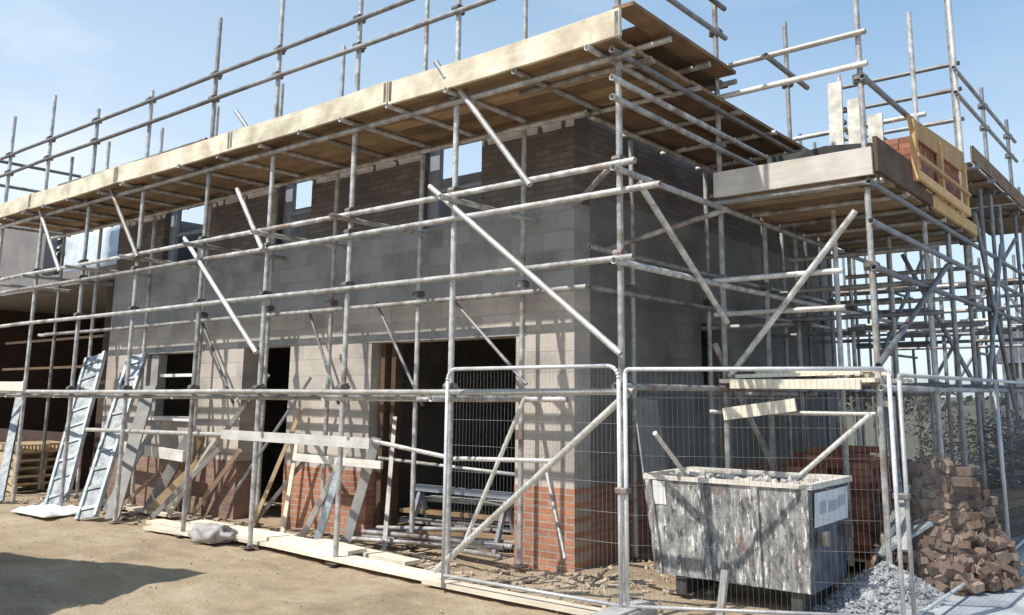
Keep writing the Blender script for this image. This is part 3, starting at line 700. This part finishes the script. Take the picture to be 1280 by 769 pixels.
obj('print', bm, 'ink', sp)
bm = bmesh.new(); beam(bm, (1.25, yt0 + .008, .79), (1.25, yt0 - .022, 1.0), .13, .012, V((0, 1, 0))); obj('white_patch', bm, 'white', sk)

def rocks(bm, x0, x1, y0, y1, zf, n, s0, s1, squash=.6):
    for _ in range(n):
        x, y = random.uniform(x0, x1), random.uniform(y0, y1); s_ = random.uniform(s0, s1) * (random.random() ** 1.5 * .8 + .3)
        r = bmesh.ops.create_icosphere(bm, subdivisions=1, radius=s_, matrix=Matrix.Translation((x, y, zf(x, y))) @ Matrix.Rotation(random.random() * 6, 4, V((random.random(), random.random(), 1))) @ Matrix.Diagonal((random.uniform(.6, 1.3), random.uniform(.6, 1.3), squash * random.uniform(.6, 1.3), 1)))
        for v_ in r['verts']: v_.co += V([random.uniform(-.22, .22) * s_ for _ in range(3)])
bm = bmesh.new(); rocks(bm, 1.2, 2.6, -.22, .45, lambda x, y: .98 + .05 * noise.noise(V((x * 3, y * 3, 1))), 170, .05, .12)
box(bm, 1.14, 2.66, -.30, .50, .90, .96)
tag(obj('rubble', bm, 'rubble'), 'pale rubble heaped inside the skip', 'rubble', kind='stuff')
bm = bmesh.new(); rocks(bm, 1.75, 2.9, .56, 1.5, lambda x, y: 1.985, 60, .03, .075)
tag(obj('rubble', bm, 'rubble'), 'loose rubble on the low boards above the skip', 'rubble', kind='stuff')

# ------------------------------------------------------------------ things on the ground at the right
brick_pile('brick_stack', 2.86, 1.42, .037, 3, 6, 13, 'brown_bricks', 'ragged stack of brown bricks right of the skip behind the fence', miss=.28, jit=.05, sx=.235, sy=.13, sz=.075, ragged=4.0)
bm = bmesh.new()
for _ in range(1100):
    a_ = random.random() * math.tau; rr = random.random() ** .6; x = 3.2 + .60 * rr * math.cos(a_); y = 1.75 + .75 * rr * math.sin(a_)
    z = .04 + max(0, 1 - rr) ** .7 * 1.12 + random.uniform(-.03, .03); k_ = random.choice((.25, .4, .6, .8, 1.0)) * random.uniform(.8, 1.1)
    Rm = Matrix.Translation((x, y, z)) @ Matrix.Rotation(random.random() * 6, 4, 'Z') @ Matrix.Rotation(random.gauss(0, .6), 4, 'X') @ Matrix.Rotation(random.gauss(0, .4), 4, 'Y')
    box(bm, -.11 * k_, .11 * k_, -.052 * min(1, k_ + .3), .052 * min(1, k_ + .3), -.034, .034, 0, Rm)
tag(obj('brick_heap', bm, 'brown_bricks'), 'tumbled heap of brown bricks round the foot of the ragged stack', 'bricks', kind='stuff')
brick_pile('brick_stack', 1.62, 1.75, .0, 4, 7, 17, 'red_bricks', 'dark red brick stack behind the skip', jit=.012, miss=.04, ragged=1.5)
brick_pile('brick_stack', 1.75, 3.4, .0, 5, 6, 14, 'red_bricks', 'farther dark red brick stack under the loading platform', jit=.012, miss=.04, ragged=1.5)
gl = 'pale boards dumped on the low platform above the skip'
for a_, b_, w_, lab in (((1.62, .62, 1.975), (2.85, .70, 2.0), .2, 'nearest pale board on the low platform'), ((1.75, .85, 2.01), (3.0, .80, 2.03), .22, 'pale board lying on top of the low platform pile'), ((1.9, 1.1, 1.98), (2.95, 1.2, 2.0), .2, 'pale board at the back of the low platform')):
    bm = bmesh.new(); beam(bm, a_, b_, w_, .035); tag(obj('timber_board', bm, 'plank'), lab, 'board', gl)
bm = bmesh.new(); beam(bm, (1.5, .5, 1.60), (2.25, .52, 1.70), .12, .03, V((0, 1, 0))); tag(obj('timber_board', bm, 'plank'), 'short pale board tied below the low platform', 'board')
bm = bmesh.new()
for j in range(24):
    for i in range(24): pass
nn = 26; gr = []
for j in range(nn + 1):
    row = []
    for i in range(nn + 1):
        x, y = 2.45 + i * 1.15 / nn, -.15 + j * 1.6 / nn
        r = math.hypot((x - 2.98) / .52, (y - .62) / .72); h = max(0, 1 - r) ** .9 * .33
        row.append(bm.verts.new((x, y, -.02 + h + .03 * noise.noise(V((x * 8, y * 8, 0))) * (1 if h > 0 else 0))))
    gr.append(row)
for j in range(nn):
    for i in range(nn): bm.faces.new((gr[j][i], gr[j][i + 1], gr[j + 1][i + 1], gr[j + 1][i]))
rocks(bm, 2.5, 3.5, -.05, 1.3, lambda x, y: max(0, 1 - math.hypot((x - 2.98) / .52, (y - .62) / .72)) ** .9 * .33 - .005, 700, .012, .04) if False else None
tag(obj('aggregate_heap', bm, 'aggregate', None, True), 'low pale grey heap of aggregate at the foot of the fence post', 'heap', kind='stuff')
def plank(a, b, w_, t_, mat, label, cat='board', group=None, up=V((0, 0, 1)), name='timber_board', seg=1, sag=0):
    bm = bmesh.new(); beam(bm, a, b, w_, t_, up, sag, seg); return tag(obj(name, bm, mat), label, cat, group)
plank((2.75, .95, .06), (3.02, 1.25, .95), .12, .03, 'alu', 'grey board leaning beside the brown brick stack')
plank((3.12, .75, .42), (2.70, 1.9, 1.72), .08, .03, 'tube', 'thin pale batten leaning above the aggregate heap')
plank((2.85, .78, .36), (3.2, 1.22, .62), .16, .03, 'alu', 'short grey sheet propped on the aggregate heap')
plank((2.06, -.80, .0), (2.09, -.74, .36), .06, .04, 'slab', 'short pale stake standing in front of the skip', 'stake', up=V((0, 1, 0)), name='stake')
plank((.62, .84, .0), (.32, .92, 1.74), .5, .02, 'slab', 'pale grey sheet leaning on the gable wall near the corner', 'sheet', up=V((1, 0, 0)), name='sheet')

# timber bundle lying at right behind the fence
grp = 'timbers stacked by the far fence'
for i, (x, y, z) in enumerate(((3.1, 3.3, .09), (3.25, 3.3, .09), (3.1, 3.32, .2), (3.27, 3.28, .2), (3.18, 3.3, .31))):
    pass
nm = ['lowest', 'second', 'third', 'fourth', 'topmost']
for i in range(5):
    plank((2.85 + .02 * i, 3.2 + .1 * i, .10 + i * .115), (3.35, 6.2 - .12 * i, .10 + i * .115), .24, .10, 'board_y', nm[i] + ' timber in the stack behind the brown bricks', 'timber', grp, name='timber_beam')

bm = bmesh.new()
rocks(bm, 2.5, 3.5, -.05, 1.3, lambda x, y: max(0, 1 - math.hypot((x - 2.98) / .52, (y - .62) / .72)) ** .9 * .33 - .005, 2200, .006, .035)
tag(obj('aggregate_stones', bm, 'aggregate'), 'pale grey stones covering the low heap by the fence post', 'stones', kind='stuff')

# --- second scaffold beyond the gable, for the next plot
RS = thing('rear_scaffold', (2, 13, 0), 'dark tube scaffold of the next plot standing beyond the loading bay', 'scaffold')
for i, x in enumerate((-1.2, -.2, .7, 1.5, 2.3, 3.0, 3.7)):
    for y in (12.2, 13.6):
        tube('standard', RS, (x + random.uniform(-.1, .1), y, .03), (x + random.uniform(-.1, .1), y, random.uniform(4.6, 6.4)), 'tube_dark', .032)
for z in (1.9, 3.2, 4.1):
    for y in ((12.15, 13.65) if z < 4 and z > 3 else (12.15,)):
        tube('ledger', RS, (-2.2, y, z), (4.3 - .3 * random.random(), y, z + random.uniform(-.03, .03)), 'tube_dark', .03)
for x in (-.2, 1.5, 3.0, 3.7):
    for z in (2.65, 4.05): tube('transom', RS, (x + .05, 11.9, z), (x + .05, 13.9, z), 'tube_dark')
tube('brace', RS, (.4, 12.1, 1.0), (2.4, 12.1, 4.0), 'tube_dark', .03); tube('brace', RS, (3.6, 12.1, 1.2), (1.8, 12.1, 4.6), 'tube_dark', .03)
for j in range(4): board('deck_board', RS, (-2.2, 12.4 + j * .25, 4.16), (3.9, 12.4 + j * .25, 4.16), .225, .04, 'board')

# ------------------------------------------------------------------ things on the ground in front
# sole boards under the scaffold standards
grp = 'pale sole boards on the ground under the scaffold'
soles = [((-6.5, -1.02, .04), (-3.2, -1.10, .045), .24, 'pale sole board at the left end of the row beside the grey bag'),
         ((-3.5, -1.16, .065), (-.5, -1.30, .04), .24, 'pale sole board under the standard left of the wide doorway'),
         ((-.7, -1.42, .045), (1.9, -1.42, .03), .16, 'narrow pale sole board running past the house corner'),
         ((-5.9, -.72, .05), (-3.6, -.86, .075), .22, 'pale plank lying behind the left sole board'),
         ((-4.4, -.95, .085), (-2.2, -1.02, .09), .26, 'pale plank lapped on top of the sole boards'),
         ((-6.1, -1.30, .03), (-4.7, -1.22, .035), .18, 'short pale plank nearest the open ground'),
         ((-3.3, -.70, .05), (-1.4, -.95, .055), .2, 'pale plank lying before the wide doorway'),
         ((-9.4, -.4, .03), (-6.8, -.5, .035), .22, 'weathered plank lying along the left wall base')]
for a, b, w_, lab in soles: plank(a, b, w_, .04, 'plank', lab, 'board', grp, seg=3, sag=.004)
# a soft grey bag
bm = bmesh.new(); bmesh.ops.create_uvsphere(bm, u_segments=64, v_segments=36, radius=1, matrix=Matrix.Translation((-4.5, -1.36, .10)) @ Matrix.Rotation(.3, 4, 'Z') @ Matrix.Diagonal((.34, .2, .13, 1)))
for v_ in bm.verts:
    v_.co += (v_.co - V((-4.5, -1.36, .10))) * (noise.noise(v_.co * 6) * .45 - abs(noise.noise(V((v_.co.x * 14, v_.co.y * 5, 1)))) * .45); v_.co.z = max(v_.co.z, .005)
tag(obj('cement_bag', bm, 'bag', None, True), 'crumpled grey bag lying beside the pale sole boards', 'bag')
# crumpled white sheeting under the left leaning boards
bm = bmesh.new(); nn = 22; gr = []
for j in range(nn + 1):
    row = []
    for i in range(nn + 1):
        u_, v2 = i / nn, j / nn; x, y = -9.35 + u_ * 1.15, -1.75 + v2 * .62
        e = min(u_, 1 - u_, v2, 1 - v2) * 8; e = min(1, e)
        row.append(bm.verts.new((x + .04 * noise.noise(V((y * 6, x, 0))), y, .02 + e * (.07 + .07 * noise.noise(V((x * 5, y * 7, 2)))))))
    gr.append(row)
for j in range(nn):
    for i in range(nn): bm.faces.new((gr[j][i], gr[j][i + 1], gr[j + 1][i + 1], gr[j + 1][i]))
o = obj('plastic_sheet', bm, 'white', None, True); md = o.modifiers.new('s', 'SOLIDIFY'); md.thickness = .006
tag(o, 'crumpled white plastic sheet at the foot of the leaning grey boards', 'sheet')
# leaning boards and poles
grp = 'boards and poles leaning on the scaffold'
def lean(a, b, w_, t_, mat, lab, up=V((.6, -.8, 0)), name='leaning_board'): plank(a, b, w_, t_, mat, lab, 'board', grp, up, name)
def lean_stage(a, b, w_, lab, n=9):
    """lightweight ladder-framed staging board: two side rails, cross slats and a ribbed sheet"""
    a, b = V(a), V(b); d = (b - a); L = d.length; d.normalize(); nrm = V((.35, -.9, .25)); s_ = d.cross(nrm).normalized(); nrm = s_.cross(d).normalized()
    t = thing('staging_board', a, lab, 'board', grp)
    for sg_ in (-1, 1):
        bm = bmesh.new(); beam(bm, a + s_ * sg_ * w_ / 2, b + s_ * sg_ * w_ / 2, .05, .07, nrm); obj('side_rail', bm, 'alu', t)
    bm = bmesh.new(); beam(bm, a - nrm * .01, b - nrm * .01, w_ - .052, .02, nrm); obj('sheet', bm, 'alu', t)
    for k in range(n):
        p = a + d * L * (k + .5) / n; bm = bmesh.new(); beam(bm, p - s_ * (w_ / 2 - .027) + nrm * .012, p + s_ * (w_ / 2 - .027) + nrm * .012, .05, .02, nrm); obj('cross_slat', bm, 'alu', t)
lean_stage((-8.85, -1.32, .12), (-10.12, -.34, 2.45), .36, 'left one of two wide blue grey staging boards leaning on the scaffold')
lean_stage((-7.62, -1.42, .03), (-8.62, -.36, 2.42), .30, 'right one of two wide blue grey staging boards leaning on the scaffold')
lean((-7.32, -1.2, .02), (-8.15, -.36, 1.9), .2, .04, 'slab', 'narrow grey board leaning right beside the wide staging boards')
lean((-7.75, -.45, .03), (-7.15, -.12, 1.28), .16, .04, 'slab', 'grey board leaning between the left window and the low rail')
lean((-7.45, -.35, .03), (-6.95, -.12, 1.22), .14, .04, 'board', 'brown grey board leaning under the left window')
lean((-7.55, -.55, .03), (-6.5, -.12, 1.05), .12, .04, 'timber', 'brown timber leaning left of the pinkish pole')
lean((-6.98, -.15, .02), (-5.95, -.10, .98), .06, .05, 'timber_pink', 'pinkish pole leaning on the plinth left of the narrow doorway', name='leaning_pole')
lean((-8.5, -.5, .02), (-7.6, -.12, .85), .05, .05, 'timber_pink', 'short pinkish pole leaning under the left window', name='leaning_pole')
lean((-7.35, -.4, .02), (-5.35, -.12, 2.06), .06, .05, 'tube', 'long grey pole leaning up to the narrow doorway head', name='leaning_pole')
lean((-3.92, -.46, .02), (-3.30, -.34, 1.08), .07, .05, 'plank_white', 'left white prop of the pair leaning by the wide doorway', name='leaning_pole')
lean((-3.45, -.60, .02), (-3.34, -.34, 1.0), .09, .05, 'alu', 'right white prop of the pair leaning by the wide doorway', name='leaning_pole')
lean((-3.12, -.42, .02), (-2.98, -.12, 1.25), .12, .05, 'slab', 'grey board standing at the left jamb of the wide doorway')
lean((-10.6, -1.45, .02), (-12.6, -.5, 2.0), .16, .04, 'alu', 'pale grey board leaning at the far left edge')
lean((-5.0, -.5, .02), (-4.3, -.12, 1.0), .05, .04, 'tube_dark', 'dark pole leaning on the orange plinth', name='leaning_pole')
for a_, b_, w_, mt_, lab in (((-9.9, -.5, .02), (-9.2, -.1, 1.6), .05, 'tube', 'thin pole leaning at the far left end of the blockwork'),
        ((-6.9, -.6, .02), (-6.45, -.1, 1.3), .06, 'plank', 'pale thin lath leaning on the pier left of the narrow doorway'),
        ((-7.05, -.75, .02), (-6.15, -.32, 1.0), .07, 'slab', 'grey lath leaning across the pinkish pole'),
        ((-4.9, -.55, .02), (-4.55, -.1, 1.6), .05, 'timber', 'brown lath leaning right of the narrow doorway'),
        ((-4.15, -.6, .02), (-4.6, -.1, 1.25), .05, 'plank', 'pale lath leaning leftward over the orange plinth'),
        ((-2.35, -.5, .02), (-2.9, .1, 1.5), .05, 'tube', 'steel pole leaning in the left half of the wide doorway'),
        ((-8.35, -.8, .02), (-8.1, -.2, 1.35), .09, 'alu', 'short blue grey board leaning under the left window sill')):
    lean(a_, b_, w_, .035, mt_, lab, name='leaning_pole')
# tubes and boards lying in the wide doorway
grp = 'scaffold tubes lying in the wide doorway'
for i in range(7):
    y = -.02 + .11 * (i % 4); z = .06 + .06 * (i // 4) + .01 * i; x0 = -3.15 + random.uniform(0, .4); x1 = -.95 + random.uniform(-.4, .3)
    bm = bmesh.new(); hollow_tube(bm, (x0, y - .35, z), (x1, y - .35 + random.uniform(-.2, .2), z + random.uniform(0, .12)), .028)
    tag(obj('scaffold_tube', bm, 'tube_dark' if i % 2 else 'tube', None, True), 'grey scaffold tube lying loose on the ground in the wide doorway', 'tube', grp)
grp = 'boards stacked in the wide doorway'
for i, (x0, x1, y, z) in enumerate(((-3.1, -1.0, .35, .1), (-3.0, -1.1, .40, .22), (-2.9, -.9, .34, .35), (-2.6, -1.0, .42, .5))):
    plank((x0, y, z), (x1, y + .08, z + .03), .24, .05 if i else .12, 'slab' if i % 2 else 'board', ('lowest', 'second', 'third', 'topmost')[i] + ' board in the stack inside the wide doorway', 'board', grp)
# trestle in doorway
t = thing('trestle', (-1.8, .2, 0), 'dark blue grey trestle standing in the wide doorway', 'trestle')
for x in (-2.5, -1.1):
    for s_ in (-1, 1):
        bm = bmesh.new(); beam(bm, (x, .2 + .22 * s_, 0), (x, .2, .62), .05, .05); obj('leg', bm, 'frame', t)
bm = bmesh.new(); beam(bm, (-2.6, .2, .65), (-1.0, .2, .65), .09, .07); obj('top_beam', bm, 'frame', t)
for s_ in (-1, 1):
    tube('brace_bar', t, (-2.5, .2 + .12 * s_, .3), (-1.1, .2 + .12 * s_, .32), 'tube_dark', .015)
# brick bits by the corner
tag(obj('barrier_rail', (lambda b: (cyl(b, (-3.2, .12, .98), (-.85, .12, .90), .02, 8), b)[1])(bmesh.new()), 'tube', None, True), 'thin grey safety rail across the wide doorway', 'rail')

# pallets at the far left
grp = 'stacked timber pallets at the left edge'
def make_pallet(loc):
    t = thing('pallet', loc, 'x', 'pallet', grp); x, y, z = loc
    bm = bmesh.new()
    for i in range(7): box(bm, x - .6 + i * .18, x - .6 + i * .18 + .11, y - .5, y + .5, z + .118, z + .14)
    obj('top_deck', bm, 'pallet', t)
    for yy in (-.5, -.04, .42): obj('bearer', B(x - .6, x + .59, y + yy, y + yy + .08, z + .021, z + .117), 'pallet', t)
    bm = bmesh.new()
    for i in (0, 3, 6): box(bm, x - .6 + i * .18, x - .6 + i * .18 + .11, y - .5, y + .5, z, z + .02)
    obj('bottom_deck', bm, 'pallet', t); return t
p0 = make_pallet((-12.75, -.15, .0)); words = ['lowest', 'second lowest', 'third', 'fourth', 'fifth', 'topmost']
p0['label'] = 'lowest pale pallet of the stack at the left edge'
for i in range(1, 6):
    c = p0.copy(); COL.objects.link(c); c.location = (-12.75 + random.uniform(-.04, .04), -.15 + random.uniform(-.04, .04), i * .142); c.rotation_euler = (0, 0, random.uniform(-.05, .05))
    c['label'] = words[i] + ' pale pallet of the stack at the left edge'
    for ch in p0.children:
        d_ = ch.copy(); COL.objects.link(d_); d_.parent = c

# scattered debris and stones
bm = bmesh.new()
rocks(bm, -11, 1.3, -1.15, -.06, lambda x, y: gz(x, y) + .01, 900, .01, .035)
for _ in range(150):
    x, y = random.uniform(-10.5, 1.3), random.uniform(-1.2, -.08); a = random.uniform(-.5, .5) + (1.5 if random.random() < .25 else 0); L = random.uniform(.06, .35)
    z = gz(x, y) + .012; beam(bm, (x, y, z), (x + L * math.cos(a), y + L * math.sin(a), z + random.uniform(0, .03)), random.uniform(.02, .07), .018)
tag(obj('debris', bm, 'debris'), 'offcuts and stones strewn along the foot of the front wall', 'debris', kind='stuff')
bm = bmesh.new()
rocks(bm, -12, 3.0, -6.5, -1.4, lambda x, y: gz(x, y) + .004, 1500, .006, .020)
rocks(bm, .1, 1.6, -1.3, 2.5, lambda x, y: gz(x, y) + .01, 260, .015, .05)
tag(obj('gravel', bm, 'debris'), 'small stones scattered over the sandy ground', 'gravel', kind='stuff')
# ------------------------------------------------------------------ added cabin, unseen at the left, put there to shade the foreground
cb = thing('shade_cabin', (-7.0, -6.6, 0), 'unseen green grey cabin added to cast the foreground shadow', 'cabin')
ang = math.radians(17); RC = Matrix.Translation((-3.75, -4.50, 0)) @ Matrix.Rotation(ang, 4, 'Z')
bm = bmesh.new(); box(bm, -6.0, 0, -2.4, 0, .2, 3.0, 0, RC); obj('body', bm, 'cabin', cb)
bm = bmesh.new(); box(bm, -6.08, .08, -2.48, .08, 3.002, 3.1, 0, RC); obj('roof', bm, 'roof', cb)
for x in (-5.5, -.6):
    bm = bmesh.new(); box(bm, x, x + .2, -2.3, -.1, .0, .198, 0, RC); obj('skid', bm, 'timber', cb)
bm = bmesh.new(); box(bm, -2.0, -1.1, .002, .04, .3, 2.3, 0, RC); obj('door', bm, 'frame', cb)
bm = bmesh.new(); box(bm, -4.6, -3.2, .002, .05, 1.2, 2.2, 0, RC); obj('window', bm, 'glass', cb)

# ------------------------------------------------------------------ background: shrubs, far house, trees
def foliage(bm, c, rx, ry, rz, n, s):
    lobes = [(V((random.uniform(-.6, .6), random.uniform(-.6, .6), random.uniform(-.5, .6))), random.uniform(.35, .65)) for _ in range(9)]
    for _ in range(n):
        lc, lr = random.choice(lobes); d = V([random.gauss(0, 1) for _ in range(3)]).normalized() * lr * random.random() ** .4
        p = lc + d; p = V((c[0] + p.x * rx, c[1] + p.y * ry, max(.05, c[2] + p.z * rz)))
        a = V([random.gauss(0, 1) for _ in range(3)]).normalized(); b = a.orthogonal().normalized(); q_ = a.cross(b); k = s * random.uniform(.6, 1.4)
        bm.faces.new([bm.verts.new(p + b * k), bm.verts.new(p + q_ * k * .6), bm.verts.new(p - b * k), bm.verts.new(p - q_ * k * .6)])
def tree(name, x, y, h, r, label, cat, group, mat='leaf', n=1500, s=.06, trunk=.3):
    t = thing(name, (x, y, 0), label, cat, group); bm = bmesh.new()
    for k in range(5 if trunk < .3 else 3):
        a = random.random() * 6.28; pts_ = [V((x, y, -.02)), V((x + .15 * r * math.cos(a), y + .15 * r * math.sin(a), h * .4)), V((x + .6 * r * math.cos(a), y + .6 * r * math.sin(a), h * .85))]
        rr = .035 * h * trunk
        for p, q_ in zip(pts_, pts_[1:]): cyl(bm, p, q_, rr, 7); rr *= .6
    obj('trunk' if trunk > .3 else 'stem', bm, 'bark', t)
    bm = bmesh.new(); foliage(bm, (x, y, h * (.62 if trunk > .3 else .5)), r, r, h * (.4 if trunk > .3 else .55), n, s); obj('crown', bm, mat, t); return t
sh = [(3.3, 12.2, 1.7, .9, 'leaf2'), (1.9, 13.0, 1.8, 1.0, 'leaf'), (4.4, 11.3, 1.7, .9, 'leaf'), (.4, 13.5, 2.2, 1.1, 'leaf2'), (5.4, 12.6, 2.0, 1.0, 'leaf2'), (2.6, 15.5, 2.6, 1.2, 'leaf')]
for i, (x, y, h, r, mt) in enumerate(sh):
    lab = ['grey brown bare shrub behind the far fence panel', 'dull green shrub behind the scaffold legs', 'low green shrub at the right of the far fence', 'brown shrub seen past the gable corner', 'rightmost brown shrub beyond the concrete path', 'tallest green shrub behind the other shrubs'][i]
    tree('shrub', x, y, h, r, lab, 'shrub', 'shrubs beyond the scaffold', mt, 1300, .05, .12)
# brushwood heap behind the brown bricks
bm = bmesh.new()
for _ in range(420):
    x, y = random.gauss(3.1, .35), random.gauss(7.4, .9); z = random.uniform(.02, 1.5) * max(.1, 1 - abs(x - 3.1) * .8); a = random.random() * 6.28; L = random.uniform(.3, .9)
    cyl(bm, (x, y, z), (x + L * math.cos(a), y + L * math.sin(a), max(.02, z + random.uniform(-.2, .35))), random.uniform(.006, .018), 5)
foliage(bm, (3.0, 7.4, .5), .7, 1.6, .7, 2500, .022)
tag(obj('brushwood', bm, 'leaf2'), 'grey brown heap of brushwood behind the brown bricks', 'brushwood', kind='stuff')

hs = thing('distant_house', (4, 34, 0), 'dark house with a tiled roof far behind the scaffold at right', 'house')
wall('wall', 'x', -1.2, 9, -.1, 3.0, 30, 30.3, [(.5, 1.7, 1, 2.2), (5, 6.2, 1, 2.2)], 'render', hs)
obj('wall', B(-1.2, -.9, 30.3, 38, -.1, 3.0), 'render', hs); obj('wall', B(8.7, 9, 30.3, 38, -.1, 3.0), 'render', hs); obj('wall', B(-1.2, 9, 38, 38.3, -.1, 3.0), 'render', hs)
for x in (.5, 5): obj('window', B(x, x + 1.2, 30.1, 30.15, 1, 2.2), 'glass', hs)
bm = bmesh.new(); a = [bm.verts.new(p) for p in ((-1.5, 29.6, 3.0), (9.3, 29.6, 3.0), (9.3, 38.7, 3.0), (-1.5, 38.7, 3.0), (-1.5, 34.1, 5.0), (9.3, 34.1, 5.0))]
for f in ((0, 1, 5, 4), (2, 3, 4, 5), (0, 4, 3), (1, 2, 5), (0, 3, 2, 1)): bm.faces.new([a[i] for i in f])
obj('roof', bm, 'roof', hs)
for i, (x, y, h, r) in enumerate(((14, 30, 6, 2.6), (-22, 22, 8, 3.0), (-30, 8, 9, 3.4))):
    tree('broadleaf_tree', x, y, h, r, ['green tree right of the distant house', 'green tree behind the brick shell', 'tall green tree far to the left'][i], 'tree', 'distant trees', 'leaf', 3500, .16, .7)
bm = bmesh.new()
for k in range(110):
    a = random.uniform(-.35, math.pi + .35); r = random.uniform(85, 110); c = (r * math.cos(a), r * math.sin(a), 1.3)
    foliage(bm, c, 6, 6, random.uniform(1.4, 3.0), 160, .5)
tag(obj('tree_line', bm, 'leaf'), 'far off line of trees along the horizon', 'trees', kind='stuff')
